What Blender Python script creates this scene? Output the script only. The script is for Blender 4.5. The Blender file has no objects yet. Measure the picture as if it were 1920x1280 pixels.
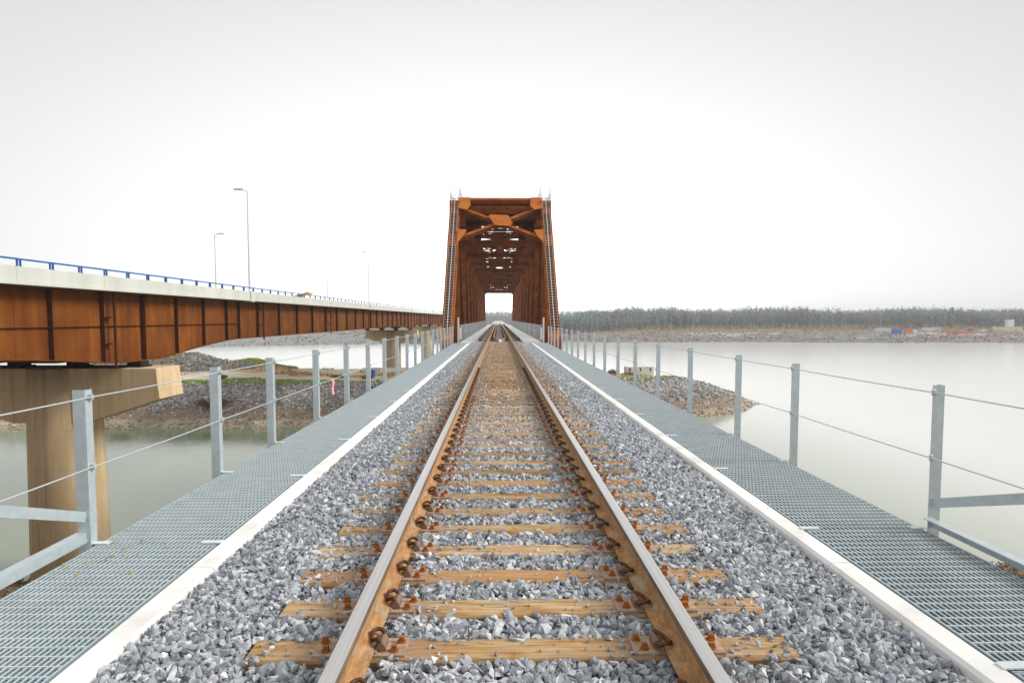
import bpy, bmesh, math, random
import numpy as np
from mathutils import Vector, Matrix

random.seed(7)
RNG = np.random.default_rng(11)
SC = bpy.context.scene
COL = SC.collection
R = math.radians

# ------------------------------------------------------------------ camera
# world: rail top z = 0, track runs along +Y, water at z = -15
CAM_Z = 1.370
PITCH, YAW = 4.0, 1.11
camd = bpy.data.cameras.new("camera")
camd.sensor_width = 36.0
camd.lens = 1340 / 1920 * 36.0
camd.shift_y = 0.0264
camd.clip_start = 0.05
camd.clip_end = 6000
cam = bpy.data.objects.new("camera", camd)
COL.objects.link(cam)
cam.location = (0, 0, CAM_Z)
cam.rotation_euler = (R(90 - PITCH), 0, R(-YAW))
SC.camera = cam

# ------------------------------------------------------------------ light
SUN_EL, SUN_AZ = 34.0, 93.0          # azimuth measured clockwise from +Y (sun on the right, slightly behind)
world = bpy.data.worlds.new("World")
SC.world = world
world.use_nodes = True
nt = world.node_tree
for n in list(nt.nodes):
    nt.nodes.remove(n)
wo = nt.nodes.new("ShaderNodeOutputWorld")
sky = nt.nodes.new("ShaderNodeTexSky")
sky.sky_type = 'NISHITA'
sky.sun_disc = False
sky.sun_elevation = R(SUN_EL)
sky.sun_rotation = R(SUN_AZ)
bg_sky = nt.nodes.new("ShaderNodeBackground")
bg_sky.inputs[1].default_value = 0.006
nt.links.new(sky.outputs[0], bg_sky.inputs[0])
# overcast veil: bright low down, greyer higher up and to the sides
tc = nt.nodes.new("ShaderNodeTexCoord")
sep = nt.nodes.new("ShaderNodeSeparateXYZ")
nt.links.new(tc.outputs['Generated'], sep.inputs[0])
def wmath(op, a, b=None):
    m = nt.nodes.new("ShaderNodeMath"); m.operation = op
    for i, v in enumerate((a, b)):
        if v is None: continue
        if isinstance(v, (int, float)): m.inputs[i].default_value = v
        else: nt.links.new(v, m.inputs[i])
    return m.outputs[0]
zz = wmath('MULTIPLY', sep.outputs[2], 1.7)
t2 = wmath('ADD', wmath('MULTIPLY', zz, zz), wmath('MULTIPLY', sep.outputs[0], sep.outputs[0]))
tt = wmath('SQRT', t2)
ramp = nt.nodes.new("ShaderNodeValToRGB")
nt.links.new(tt, ramp.inputs[0])
def setramp(r, stops):
    e = r.color_ramp.elements
    while len(e) > 1: e.remove(e[-1])
    e[0].position = stops[0][0]; e[0].color = stops[0][1]
    for p, c in stops[1:]:
        k = e.new(p); k.color = c
def g(v, w=1.0): return (v * 1.0, v * 0.998, v * 0.992, 1)
setramp(ramp, [(0.0, g(2.8)), (0.06, g(2.1)), (0.15, g(1.4)), (0.30, g(0.96)), (0.44, g(0.78)), (0.54, g(0.71)), (0.66, g(0.62)), (0.80, g(0.53)), (1.0, g(0.56))])
bg_veil = nt.nodes.new("ShaderNodeBackground")
bg_veil.inputs[1].default_value = 0.96
nt.links.new(ramp.outputs[0], bg_veil.inputs[0])
add = nt.nodes.new("ShaderNodeAddShader")
nt.links.new(bg_sky.outputs[0], add.inputs[0])
nt.links.new(bg_veil.outputs[0], add.inputs[1])
nt.links.new(add.outputs[0], wo.inputs[0])

sund = bpy.data.lights.new("sun", 'SUN')
sund.energy = 2.4
sund.angle = R(22)
sund.color = (1.0, 0.95, 0.88)
sun = bpy.data.objects.new("sun", sund)
COL.objects.link(sun)
sdir = Vector((math.sin(R(SUN_AZ)) * math.cos(R(SUN_EL)), math.cos(R(SUN_AZ)) * math.cos(R(SUN_EL)), math.sin(R(SUN_EL))))
sun.rotation_euler = sdir.to_track_quat('Z', 'Y').to_euler()

SC.view_settings.view_transform = 'Standard'
SC.view_settings.look = 'None'
SC.view_settings.exposure = 0.5
SC.view_settings.gamma = 1.0
SC.render.engine = 'CYCLES'
SC.cycles.max_bounces = 6
SC.cycles.volume_bounces = 0
SC.cycles.use_denoising = True

# ------------------------------------------------------------------ materials
def new_mat(name):
    m = bpy.data.materials.new(name)
    m.use_nodes = True
    t = m.node_tree
    b = t.nodes["Principled BSDF"]
    return m, t, b

def nnode(t, kind, **kw):
    n = t.nodes.new(kind)
    for k, v in kw.items(): setattr(n, k, v)
    return n

def coords(t, scale=(1, 1, 1), kind='Object'):
    tc = t.nodes.new("ShaderNodeTexCoord")
    mp = t.nodes.new("ShaderNodeMapping")
    mp.inputs['Scale'].default_value = scale
    t.links.new(tc.outputs[kind], mp.inputs[0])
    return mp.outputs[0]

def noise(t, vec, scale, detail=4, rough=0.6):
    n = t.nodes.new("ShaderNodeTexNoise")
    n.inputs['Scale'].default_value = scale
    n.inputs['Detail'].default_value = detail
    n.inputs['Roughness'].default_value = rough
    t.links.new(vec, n.inputs['Vector'])
    return n.outputs[0]

def ramp3(t, fac, stops):
    r = t.nodes.new("ShaderNodeValToRGB")
    t.links.new(fac, r.inputs[0])
    setramp(r, [(p, tuple(c) + (1,)) for p, c in stops])
    return r.outputs[0]

def bump(t, b, h, strength=0.3, dist=0.01):
    n = t.nodes.new("ShaderNodeBump")
    n.inputs['Strength'].default_value = strength
    n.inputs['Distance'].default_value = dist
    t.links.new(h, n.inputs['Height'])
    t.links.new(n.outputs[0], b.inputs['Normal'])

def mixc(t, fac, a, b, mode='MIX'):
    m = t.nodes.new("ShaderNodeMix"); m.data_type = 'RGBA'; m.blend_type = mode
    ins = [m.inputs[0], m.inputs[6], m.inputs[7]]
    for s, v in zip(ins, (fac, a, b)):
        if isinstance(v, (int, float)): s.default_value = v
        elif isinstance(v, tuple): s.default_value = v + (1,) if len(v) == 3 else v
        else: t.links.new(v, s)
    return m.outputs[2]

def simple(name, c1, c2, scale=6.0, rough=0.6, metal=0.0, bstr=0.15, bscale=None, bdist=0.005, stretch=(1, 1, 1), c3=None, detail=5):
    m, t, b = new_mat(name)
    v = coords(t, stretch)
    n = noise(t, v, scale, detail)
    stops = [(0.3, c1), (0.7, c2)] if c3 is None else [(0.28, c1), (0.5, c2), (0.72, c3)]
    t.links.new(ramp3(t, n, stops), b.inputs['Base Color'])
    b.inputs['Roughness'].default_value = rough
    b.inputs['Metallic'].default_value = metal
    if rough >= 0.6: b.inputs['Specular IOR Level'].default_value = 0.15
    if bstr > 0:
        bump(t, b, noise(t, v, bscale or scale * 6, 4), bstr, bdist)
    return m

M = {}
M['truss_steel'] = simple('weathered_truss_steel', (0.13, 0.034, 0.006), (0.26, 0.074, 0.013), 1.1, 0.75, bscale=25, c3=(0.38, 0.120, 0.024))
M['truss_shaded'] = simple('shaded_truss_steel', (0.085, 0.023, 0.005), (0.165, 0.047, 0.010), 1.3, 0.8, bscale=25, c3=(0.25, 0.076, 0.015))  # darker copy of the truss steel: shade on inner members put into the colour
M['gusset_steel'] = simple('gusset_plate_steel', (0.34, 0.098, 0.016), (0.50, 0.160, 0.032), 1.6, 0.72, bscale=25)
M['deep_rust'] = simple('dark_rusted_steel', (0.045, 0.014, 0.006), (0.09, 0.028, 0.011), 2.0, 0.8, bscale=25)
M['galv'] = simple('galvanized_steel', (0.44, 0.51, 0.54), (0.55, 0.62, 0.65), 14, 0.42, 0.35, 0.05, 60)
M['galv_pale'] = simple('pale_galvanized_steel', (0.60, 0.66, 0.68), (0.74, 0.78, 0.80), 9, 0.45, 0.15, 0.04, 60)
M['grate_shaded'] = simple('shaded_bar_steel', (0.21, 0.28, 0.325), (0.29, 0.365, 0.41), 5, 0.5, 0.35, 0.03, 60)  # same steel as the rods, darkened: shade between the bars painted in
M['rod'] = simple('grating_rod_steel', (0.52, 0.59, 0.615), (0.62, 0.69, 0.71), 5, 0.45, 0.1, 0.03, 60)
M['cable'] = simple('wire_rope', (0.55, 0.59, 0.61), (0.68, 0.72, 0.74), 90, 0.4, 0.5, 0.3, 400, 0.002)
M['curb'] = simple('pale_concrete_curb', (0.62, 0.605, 0.57), (0.80, 0.79, 0.765), 2.2, 0.85, 0, 0.2, 60, c3=(0.85, 0.845, 0.825), detail=8)
M['concrete'] = simple('bridge_deck_concrete', (0.50, 0.53, 0.49), (0.64, 0.66, 0.62), 0.6, 0.85, 0, 0.1, 12, stretch=(1, 1, 0.35))
M['fascia'] = simple('slab_edge_concrete', (0.22, 0.25, 0.20), (0.32, 0.34, 0.28), 0.8, 0.85, 0, 0.1, 12)
M['asphalt'] = simple('road_asphalt', (0.05, 0.05, 0.05), (0.07, 0.07, 0.07), 8, 0.9, 0, 0.2)
M['blue'] = simple('blue_railing_paint', (0.012, 0.10, 0.36), (0.02, 0.14, 0.45), 6, 0.4, 0, 0)
M['bearing'] = simple('black_bearing_rubber', (0.012, 0.012, 0.012), (0.025, 0.022, 0.02), 6, 0.8)
M['clip'] = simple('dark_rusty_clip_steel', (0.075, 0.042, 0.024), (0.17, 0.085, 0.04), 40, 0.65, 0.2, 0.3, 200, 0.002)
M['shoulder'] = simple('rusty_cast_shoulder', (0.16, 0.10, 0.085), (0.30, 0.19, 0.14), 45, 0.8, 0, 0.4, 200, 0.002)
M['plate'] = simple('dusty_rust_plate', (0.28, 0.17, 0.11), (0.50, 0.38, 0.29), 28, 0.85, 0, 0.3, 150, 0.002)
M['spike'] = simple('orange_rust_spike', (0.20, 0.065, 0.015), (0.42, 0.15, 0.035), 60, 0.8, 0, 0.3, 200, 0.002)
M['dark_timber'] = simple('dark_bridge_timber', (0.07, 0.058, 0.055), (0.15, 0.125, 0.115), 5, 0.9, 0, 0.3, 50, stretch=(1, 6, 6))
M['trackpan'] = simple('brown_dusty_timber', (0.22, 0.16, 0.11), (0.36, 0.27, 0.19), 4, 0.9, 0, 0.3, 40)
M['walkplate'] = simple('grey_purple_plate', (0.15, 0.12, 0.13), (0.22, 0.18, 0.19), 3, 0.7, 0, 0.1)
M['yellow'] = simple('yellow_machine_paint', (0.75, 0.42, 0.02), (0.85, 0.50, 0.03), 4, 0.4, 0, 0)
M['orange'] = simple('orange_red_paint', (0.75, 0.14, 0.05), (0.85, 0.20, 0.08), 4, 0.5, 0, 0)
M['red'] = simple('red_paint', (0.62, 0.05, 0.03), (0.72, 0.08, 0.05), 4, 0.5, 0, 0)
M['black'] = simple('black_rubber', (0.02, 0.02, 0.02), (0.03, 0.03, 0.03), 4, 0.8, 0, 0)
M['glass'] = simple('dark_cab_glass', (0.03, 0.04, 0.05), (0.05, 0.06, 0.07), 2, 0.1, 0, 0)
M['bluebin'] = simple('blue_plastic', (0.01, 0.14, 0.55), (0.015, 0.18, 0.65), 3, 0.4, 0, 0)
M['pink'] = simple('pink_tape', (0.95, 0.25, 0.32), (0.95, 0.42, 0.48), 3, 0.5, 0, 0)
M['white'] = simple('white_paint', (0.74, 0.76, 0.78), (0.82, 0.84, 0.85), 3, 0.6, 0, 0)
M['cream'] = simple('cream_cladding', (0.70, 0.68, 0.52), (0.80, 0.78, 0.62), 3, 0.7, 0, 0)
M['block'] = simple('stained_concrete_block', (0.60, 0.59, 0.55), (0.82, 0.81, 0.78), 0.5, 0.9, 0, 0.3, 10)
M['lumber'] = simple('weathered_driftwood', (0.40, 0.30, 0.20), (0.55, 0.44, 0.32), 3, 0.9, 0, 0.2, stretch=(1, 1, 1))
M['brown_twig'] = simple('reddish_brown_twigs', (0.13, 0.075, 0.05), (0.25, 0.15, 0.10), 0.5, 0.9, 0, 0)
M['tan_grass'] = simple('dry_tan_grass', (0.36, 0.24, 0.10), (0.50, 0.36, 0.17), 0.5, 0.9, 0, 0)
M['green_grass'] = simple('bright_green_grass', (0.24, 0.34, 0.04), (0.42, 0.50, 0.09), 0.3, 0.9, 0, 0)

# tan pier concrete with faint vertical form-board streaks
m, t, b = new_mat('tan_pier_concrete')
v = coords(t, (1, 1, 0.12)); n1 = noise(t, v, 1.6, 5)
v2 = coords(t); n2 = noise(t, v2, 0.5, 3)
c = ramp3(t, n1, [(0.3, (0.56, 0.42, 0.25)), (0.7, (0.70, 0.555, 0.36))])
c2 = ramp3(t, n2, [(0.3, (0.92, 0.90, 0.88)), (0.7, (1.0, 1.0, 1.0))])
sp = t.nodes.new("ShaderNodeSeparateXYZ"); t.links.new(v2, sp.inputs[0])
q1 = t.nodes.new("ShaderNodeMath"); q1.operation = 'MULTIPLY'; q1.inputs[1].default_value = 1 / 2.4; t.links.new(sp.outputs[2], q1.inputs[0])
q2 = t.nodes.new("ShaderNodeMath"); q2.operation = 'FRACT'; t.links.new(q1.outputs[0], q2.inputs[0])
ln = ramp3(t, q2.outputs[0], [(0.0, (0.80, 0.78, 0.75)), (0.010, (0.80, 0.78, 0.75)), (0.016, (1, 1, 1)), (0.99, (1, 1, 1))])
dr = noise(t, coords(t, (1, 1, 0.03)), 2.6, 6, 0.7)
ds = ramp3(t, dr, [(0.36, (0.80, 0.76, 0.70)), (0.46, (1, 1, 1))])
cc = mixc(t, 1.0, mixc(t, 1.0, mixc(t, 1.0, c, c2, 'MULTIPLY'), ln, 'MULTIPLY'), ds, 'MULTIPLY')
t.links.new(cc, b.inputs['Base Color'])
b.inputs['Roughness'].default_value = 0.85
b.inputs['Specular IOR Level'].default_value = 0.2
bump(t, b, noise(t, v2, 8, 3), 0.08, 0.02)
M['pier'] = m

# fascia girder: orange-brown weathering steel, vertical run-off streaks and redder bottom edge
m, t, b = new_mat('weathering_girder_steel')
v = coords(t, (1, 1, 0.15)); n1 = noise(t, v, 1.3, 6)
v2 = coords(t); n2 = noise(t, v2, 0.35, 4)
c = ramp3(t, n1, [(0.25, (0.11, 0.031, 0.005)), (0.55, (0.205, 0.064, 0.008)), (0.8, (0.29, 0.10, 0.015))])
c2 = ramp3(t, n2, [(0.32, (0.68, 0.58, 0.5)), (0.62, (1.0, 1.0, 1.0))])
t.links.new(mixc(t, 1.0, c, c2, 'MULTIPLY'), b.inputs['Base Color'])
b.inputs['Roughness'].default_value = 0.75
b.inputs['Specular IOR Level'].default_value = 0.15
bump(t, b, noise(t, v2, 20, 3), 0.1, 0.01)
M['girder'] = m

# rail sides: tan dusty rust with grey scale patches
m, t, b = new_mat('dusty_rail_rust')
v = coords(t, (3, 0.9, 3))
n1 = noise(t, v, 9, 8, 0.7)
v2 = coords(t, (1, 0.35, 1)); n2 = noise(t, v2, 16, 6, 0.7)
c = ramp3(t, n1, [(0.28, (0.22, 0.11, 0.048)), (0.5, (0.40, 0.22, 0.10)), (0.72, (0.54, 0.345, 0.19))])
f = ramp3(t, n2, [(0.55, (0, 0, 0)), (0.62, (0.8, 0.8, 0.8))])
t.links.new(mixc(t, f, c, (0.36, 0.34, 0.28)), b.inputs['Base Color'])
b.inputs['Roughness'].default_value = 0.85
b.inputs['Specular IOR Level'].default_value = 0.15
bump(t, b, n1, 0.5, 0.003)
M['rail_rust'] = m
m, t, b = new_mat('polished_rail_head')
v = coords(t, (60, 0.5, 1)); n1 = noise(t, v, 1.0, 5)
t.links.new(ramp3(t, n1, [(0.3, (0.46, 0.45, 0.44)), (0.7, (0.66, 0.65, 0.635))]), b.inputs['Base Color'])
b.inputs['Metallic'].default_value = 0.7
b.inputs['Roughness'].default_value = 0.34
M['rail_head'] = m
M['rail_side'] = simple('rail_head_side', (0.10, 0.075, 0.055), (0.24, 0.18, 0.12), 4, 0.6, 0.2, 0.2, 40, stretch=(8, 0.6, 8))

# sleepers: grain along X, cracks, brown stains, tint by object
m, t, b = new_mat('weathered_sleeper_wood')
tcn = t.nodes.new("ShaderNodeTexCoord"); oi = t.nodes.new("ShaderNodeObjectInfo")
va = t.nodes.new("ShaderNodeVectorMath"); va.operation = 'ADD'
sc_ = t.nodes.new("ShaderNodeVectorMath"); sc_.operation = 'SCALE'
cmb = t.nodes.new("ShaderNodeCombineXYZ")
for i in range(3): t.links.new(oi.outputs['Random'], cmb.inputs[i])
t.links.new(cmb.outputs[0], sc_.inputs[0]); sc_.inputs['Scale'].default_value = 37.0
t.links.new(tcn.outputs['Object'], va.inputs[0]); t.links.new(sc_.outputs[0], va.inputs[1])
mp = t.nodes.new("ShaderNodeMapping"); mp.inputs['Scale'].default_value = (0.9, 14, 14); t.links.new(va.outputs[0], mp.inputs[0])
ng = noise(t, mp.outputs[0], 3.0, 8, 0.65)
mp2 = t.nodes.new("ShaderNodeMapping"); mp2.inputs['Scale'].default_value = (1, 3, 3); t.links.new(va.outputs[0], mp2.inputs[0])
ns = noise(t, mp2.outputs[0], 2.2, 5, 0.6)
mp3 = t.nodes.new("ShaderNodeMapping"); mp3.inputs['Scale'].default_value = (0.5, 11, 11); t.links.new(va.outputs[0], mp3.inputs[0])
nc = noise(t, mp3.outputs[0], 1.8, 3, 0.5)
cg = ramp3(t, ng, [(0.25, (0.27, 0.165, 0.08)), (0.5, (0.51, 0.355, 0.20)), (0.75, (0.70, 0.545, 0.355))])
cs = ramp3(t, ns, [(0.30, (0.42, 0.27, 0.16)), (0.42, (0.86, 0.72, 0.56)), (0.55, (1, 1, 1)), (0.72, (0.80, 0.83, 0.84))])
c1 = mixc(t, 1.0, cg, cs, 'MULTIPLY')
fc = ramp3(t, nc, [(0.488, (0, 0, 0)), (0.5, (0.85, 0.85, 0.85)), (0.512, (0, 0, 0))])
c3 = mixc(t, fc, c1, (0.10, 0.05, 0.022))
br = t.nodes.new("ShaderNodeMapRange"); br.inputs['To Min'].default_value = 0.62; br.inputs['To Max'].default_value = 1.15
t.links.new(oi.outputs['Random'], br.inputs[0])
# stone dust and grease worked into the wood around the fastenings
sxx = t.nodes.new("ShaderNodeSeparateXYZ"); t.links.new(tcn.outputs['Object'], sxx.inputs[0])
def mth(op, a, b2, cl=False):
    q = t.nodes.new("ShaderNodeMath"); q.operation = op; q.use_clamp = cl
    for i_, v_ in enumerate((a, b2)):
        if isinstance(v_, (int, float)): q.inputs[i_].default_value = v_
        else: t.links.new(v_, q.inputs[i_])
    return q.outputs[0]
dd = mth('ABSOLUTE', mth('SUBTRACT', mth('ABSOLUTE', sxx.outputs[0], 0), 0.7525), 0)
gf = mth('MULTIPLY', mth('MULTIPLY', mth('SUBTRACT', 0.42, dd), 4.5, True), mth('MULTIPLY', mth('SUBTRACT', noise(t, va.outputs[0], 14, 5, 0.7), 0.40), 5.0, True))
c3 = mixc(t, mth('MULTIPLY', gf, 0.8), c3, (0.27, 0.235, 0.20))
# darker, browner timbers here and there
wt = t.nodes.new("ShaderNodeMath"); wt.operation = 'MULTIPLY'; wt.inputs[1].default_value = 7.31; t.links.new(oi.outputs['Random'], wt.inputs[0])
wf = mth('FRACT', wt.outputs[0], 0)
c3 = mixc(t, mth('MULTIPLY', mth('SUBTRACT', wf, 0.72), 2.6, True), c3, (0.30, 0.155, 0.06))
ed = mth('MULTIPLY', mth('SUBTRACT', mth('ABSOLUTE', sxx.outputs[1], 0), 0.088), 28.0, True)
c3 = mixc(t, mth('MULTIPLY', ed, mth('MULTIPLY', ns, 1.1, True)), c3, (0.24, 0.12, 0.045))
hs = t.nodes.new("ShaderNodeHueSaturation"); t.links.new(br.outputs[0], hs.inputs['Value']); t.links.new(c3, hs.inputs['Color'])
t.links.new(hs.outputs[0], b.inputs['Base Color'])
b.inputs['Roughness'].default_value = 0.88
b.inputs['Specular IOR Level'].default_value = 0.15
bump(t, b, ng, 0.6, 0.006)
M['sleeper'] = m

# ballast: grey crushed limestone, tint per stone, tan dust worn into the far middle of the track
def ballast_mat(name, lo, hi, dust=True):
    m, t, b = new_mat(name)
    geo = t.nodes.new("ShaderNodeNewGeometry")
    c = ramp3(t, geo.outputs['Random Per Island'], [(0.0, lo), (0.45, tuple((a + b_) / 2 for a, b_ in zip(lo, hi))), (0.85, hi), (1.0, tuple(min(0.75, x * 1.5) for x in hi))])
    v = coords(t)
    nz = noise(t, v, 70, 4, 0.6)
    c = mixc(t, 1.0, c, ramp3(t, nz, [(0.3, (0.78, 0.78, 0.79)), (0.7, (1.08, 1.07, 1.06))]), 'MULTIPLY')
    if dust:
        sx = t.nodes.new("ShaderNodeSeparateXYZ"); t.links.new(v, sx.inputs[0])
        def mm(op, a, b2, clamp=False):
            q = t.nodes.new("ShaderNodeMath"); q.operation = op; q.use_clamp = clamp
            for i, vv in enumerate((a, b2)):
                if isinstance(vv, (int, float)): q.inputs[i].default_value = vv
                else: t.links.new(vv, q.inputs[i])
            return q.outputs[0]
        ax = mm('ABSOLUTE', mm('SUBTRACT', sx.outputs[0], 0.10), 0)
        fx = mm('SUBTRACT', 1.5, ax, True)
        fx = mm('MULTIPLY', fx, 1.6, True)
        fy = mm('MULTIPLY', mm('SUBTRACT', sx.outputs[1], 9.0), 0.07, True)
        nn = mm('MULTIPLY', mm('SUBTRACT', noise(t, v, 2.2, 4), 0.22), 2.6, True)
        f = mm('MULTIPLY', mm('MULTIPLY', fx, fy), nn)
        c = mixc(t, f, c, (0.43, 0.31, 0.19))
    t.links.new(c, b.inputs['Base Color'])
    b.inputs['Roughness'].default_value = 0.8
    b.inputs['Specular IOR Level'].default_value = 0.3
    return m
M['ballast'] = ballast_mat('crushed_limestone', (0.225, 0.247, 0.28), (0.50, 0.53, 0.565))
M['ballast_bed'] = simple('ballast_bed_fines', (0.07, 0.072, 0.078), (0.15, 0.152, 0.16), 30, 0.95, 0, 0.8, 80, 0.01)
M['riprap'] = ballast_mat('shore_riprap', (0.19, 0.165, 0.14), (0.50, 0.465, 0.42), False)
M['riprap_tan'] = ballast_mat('tan_shore_stones', (0.25, 0.19, 0.12), (0.52, 0.43, 0.30), False)
M['riprap_dark'] = ballast_mat('dark_shore_stones', (0.17, 0.17, 0.172), (0.52, 0.515, 0.51), False)
M['far_rock'] = ballast_mat('far_bank_rubble', (0.10, 0.10, 0.10), (0.30, 0.285, 0.27), False)
M['brown_stone'] = ballast_mat('brown_wet_stones', (0.09, 0.055, 0.025), (0.26, 0.18, 0.10), False)

# ground coloured by its own attribute
m, t, b = new_mat('riverbank_ground')
at = t.nodes.new("ShaderNodeAttribute"); at.attribute_name = "tint"
v = coords(t)
n1 = noise(t, v, 0.25, 6, 0.65); n2 = noise(t, v, 2.5, 5, 0.7)
c = mixc(t, 1.0, at.outputs['Color'], ramp3(t, n1, [(0.3, (0.72, 0.70, 0.68)), (0.7, (1.2, 1.2, 1.2))]), 'MULTIPLY')
c = mixc(t, 1.0, c, ramp3(t, n2, [(0.3, (0.7, 0.7, 0.7)), (0.7, (1.2, 1.2, 1.2))]), 'MULTIPLY')
t.links.new(c, b.inputs['Base Color']); b.inputs['Roughness'].default_value = 0.95
bump(t, b, n2, 0.8, 0.25)
M['ground'] = m

# turbid river water
m, t, b = new_mat('river_water')
v = coords(t, (1, 0.55, 1))
b.inputs['Base Color'].default_value = (0.30, 0.33, 0.275, 1)
geo = t.nodes.new("ShaderNodeNewGeometry"); sx = t.nodes.new("ShaderNodeSeparateXYZ"); t.links.new(geo.outputs['Position'], sx.inputs[0])
def mrange(sock, a, b_, c, d):
    q = t.nodes.new("ShaderNodeMapRange"); q.interpolation_type = 'SMOOTHSTEP'
    for i_, v_ in enumerate((a, b_, c, d)): q.inputs[i_ + 1].default_value = v_
    t.links.new(sock, q.inputs[0]); return q.outputs[0]
# the channel beyond the island and east of it is wind-ruffled, the inlet below the bridges is calm
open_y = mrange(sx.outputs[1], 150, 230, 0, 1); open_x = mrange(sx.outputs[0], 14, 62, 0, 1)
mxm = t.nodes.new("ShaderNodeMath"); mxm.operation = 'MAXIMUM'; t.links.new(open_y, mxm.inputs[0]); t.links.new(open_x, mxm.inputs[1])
wc = mixc(t, mxm.outputs[0], (0.205, 0.26, 0.15), (0.65, 0.655, 0.63)); t.links.new(wc, b.inputs['Base Color'])  # silty tones, with the bank's green reflection and sky glare painted into them
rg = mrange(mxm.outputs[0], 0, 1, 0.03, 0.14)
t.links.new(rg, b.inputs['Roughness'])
b.inputs['IOR'].default_value = 1.55
n1 = noise(t, v, 0.45, 8, 0.68); n2 = noise(t, coords(t, (0.02, 0.08, 1)), 1.0, 4, 0.6)
mu = t.nodes.new("ShaderNodeMath"); mu.operation = 'MULTIPLY'
t.links.new(n1, mu.inputs[0]); t.links.new(n2, mu.inputs[1])
bump(t, b, mu.outputs[0], 0.12, 0.45)
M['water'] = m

# bare autumn trees: tint attribute per tree
m, t, b = new_mat('bare_autumn_trees')
at = t.nodes.new("ShaderNodeAttribute"); at.attribute_name = "tint"
t.links.new(at.outputs['Color'], b.inputs['Base Color']); b.inputs['Roughness'].default_value = 1.0
M['trees'] = m

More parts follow.
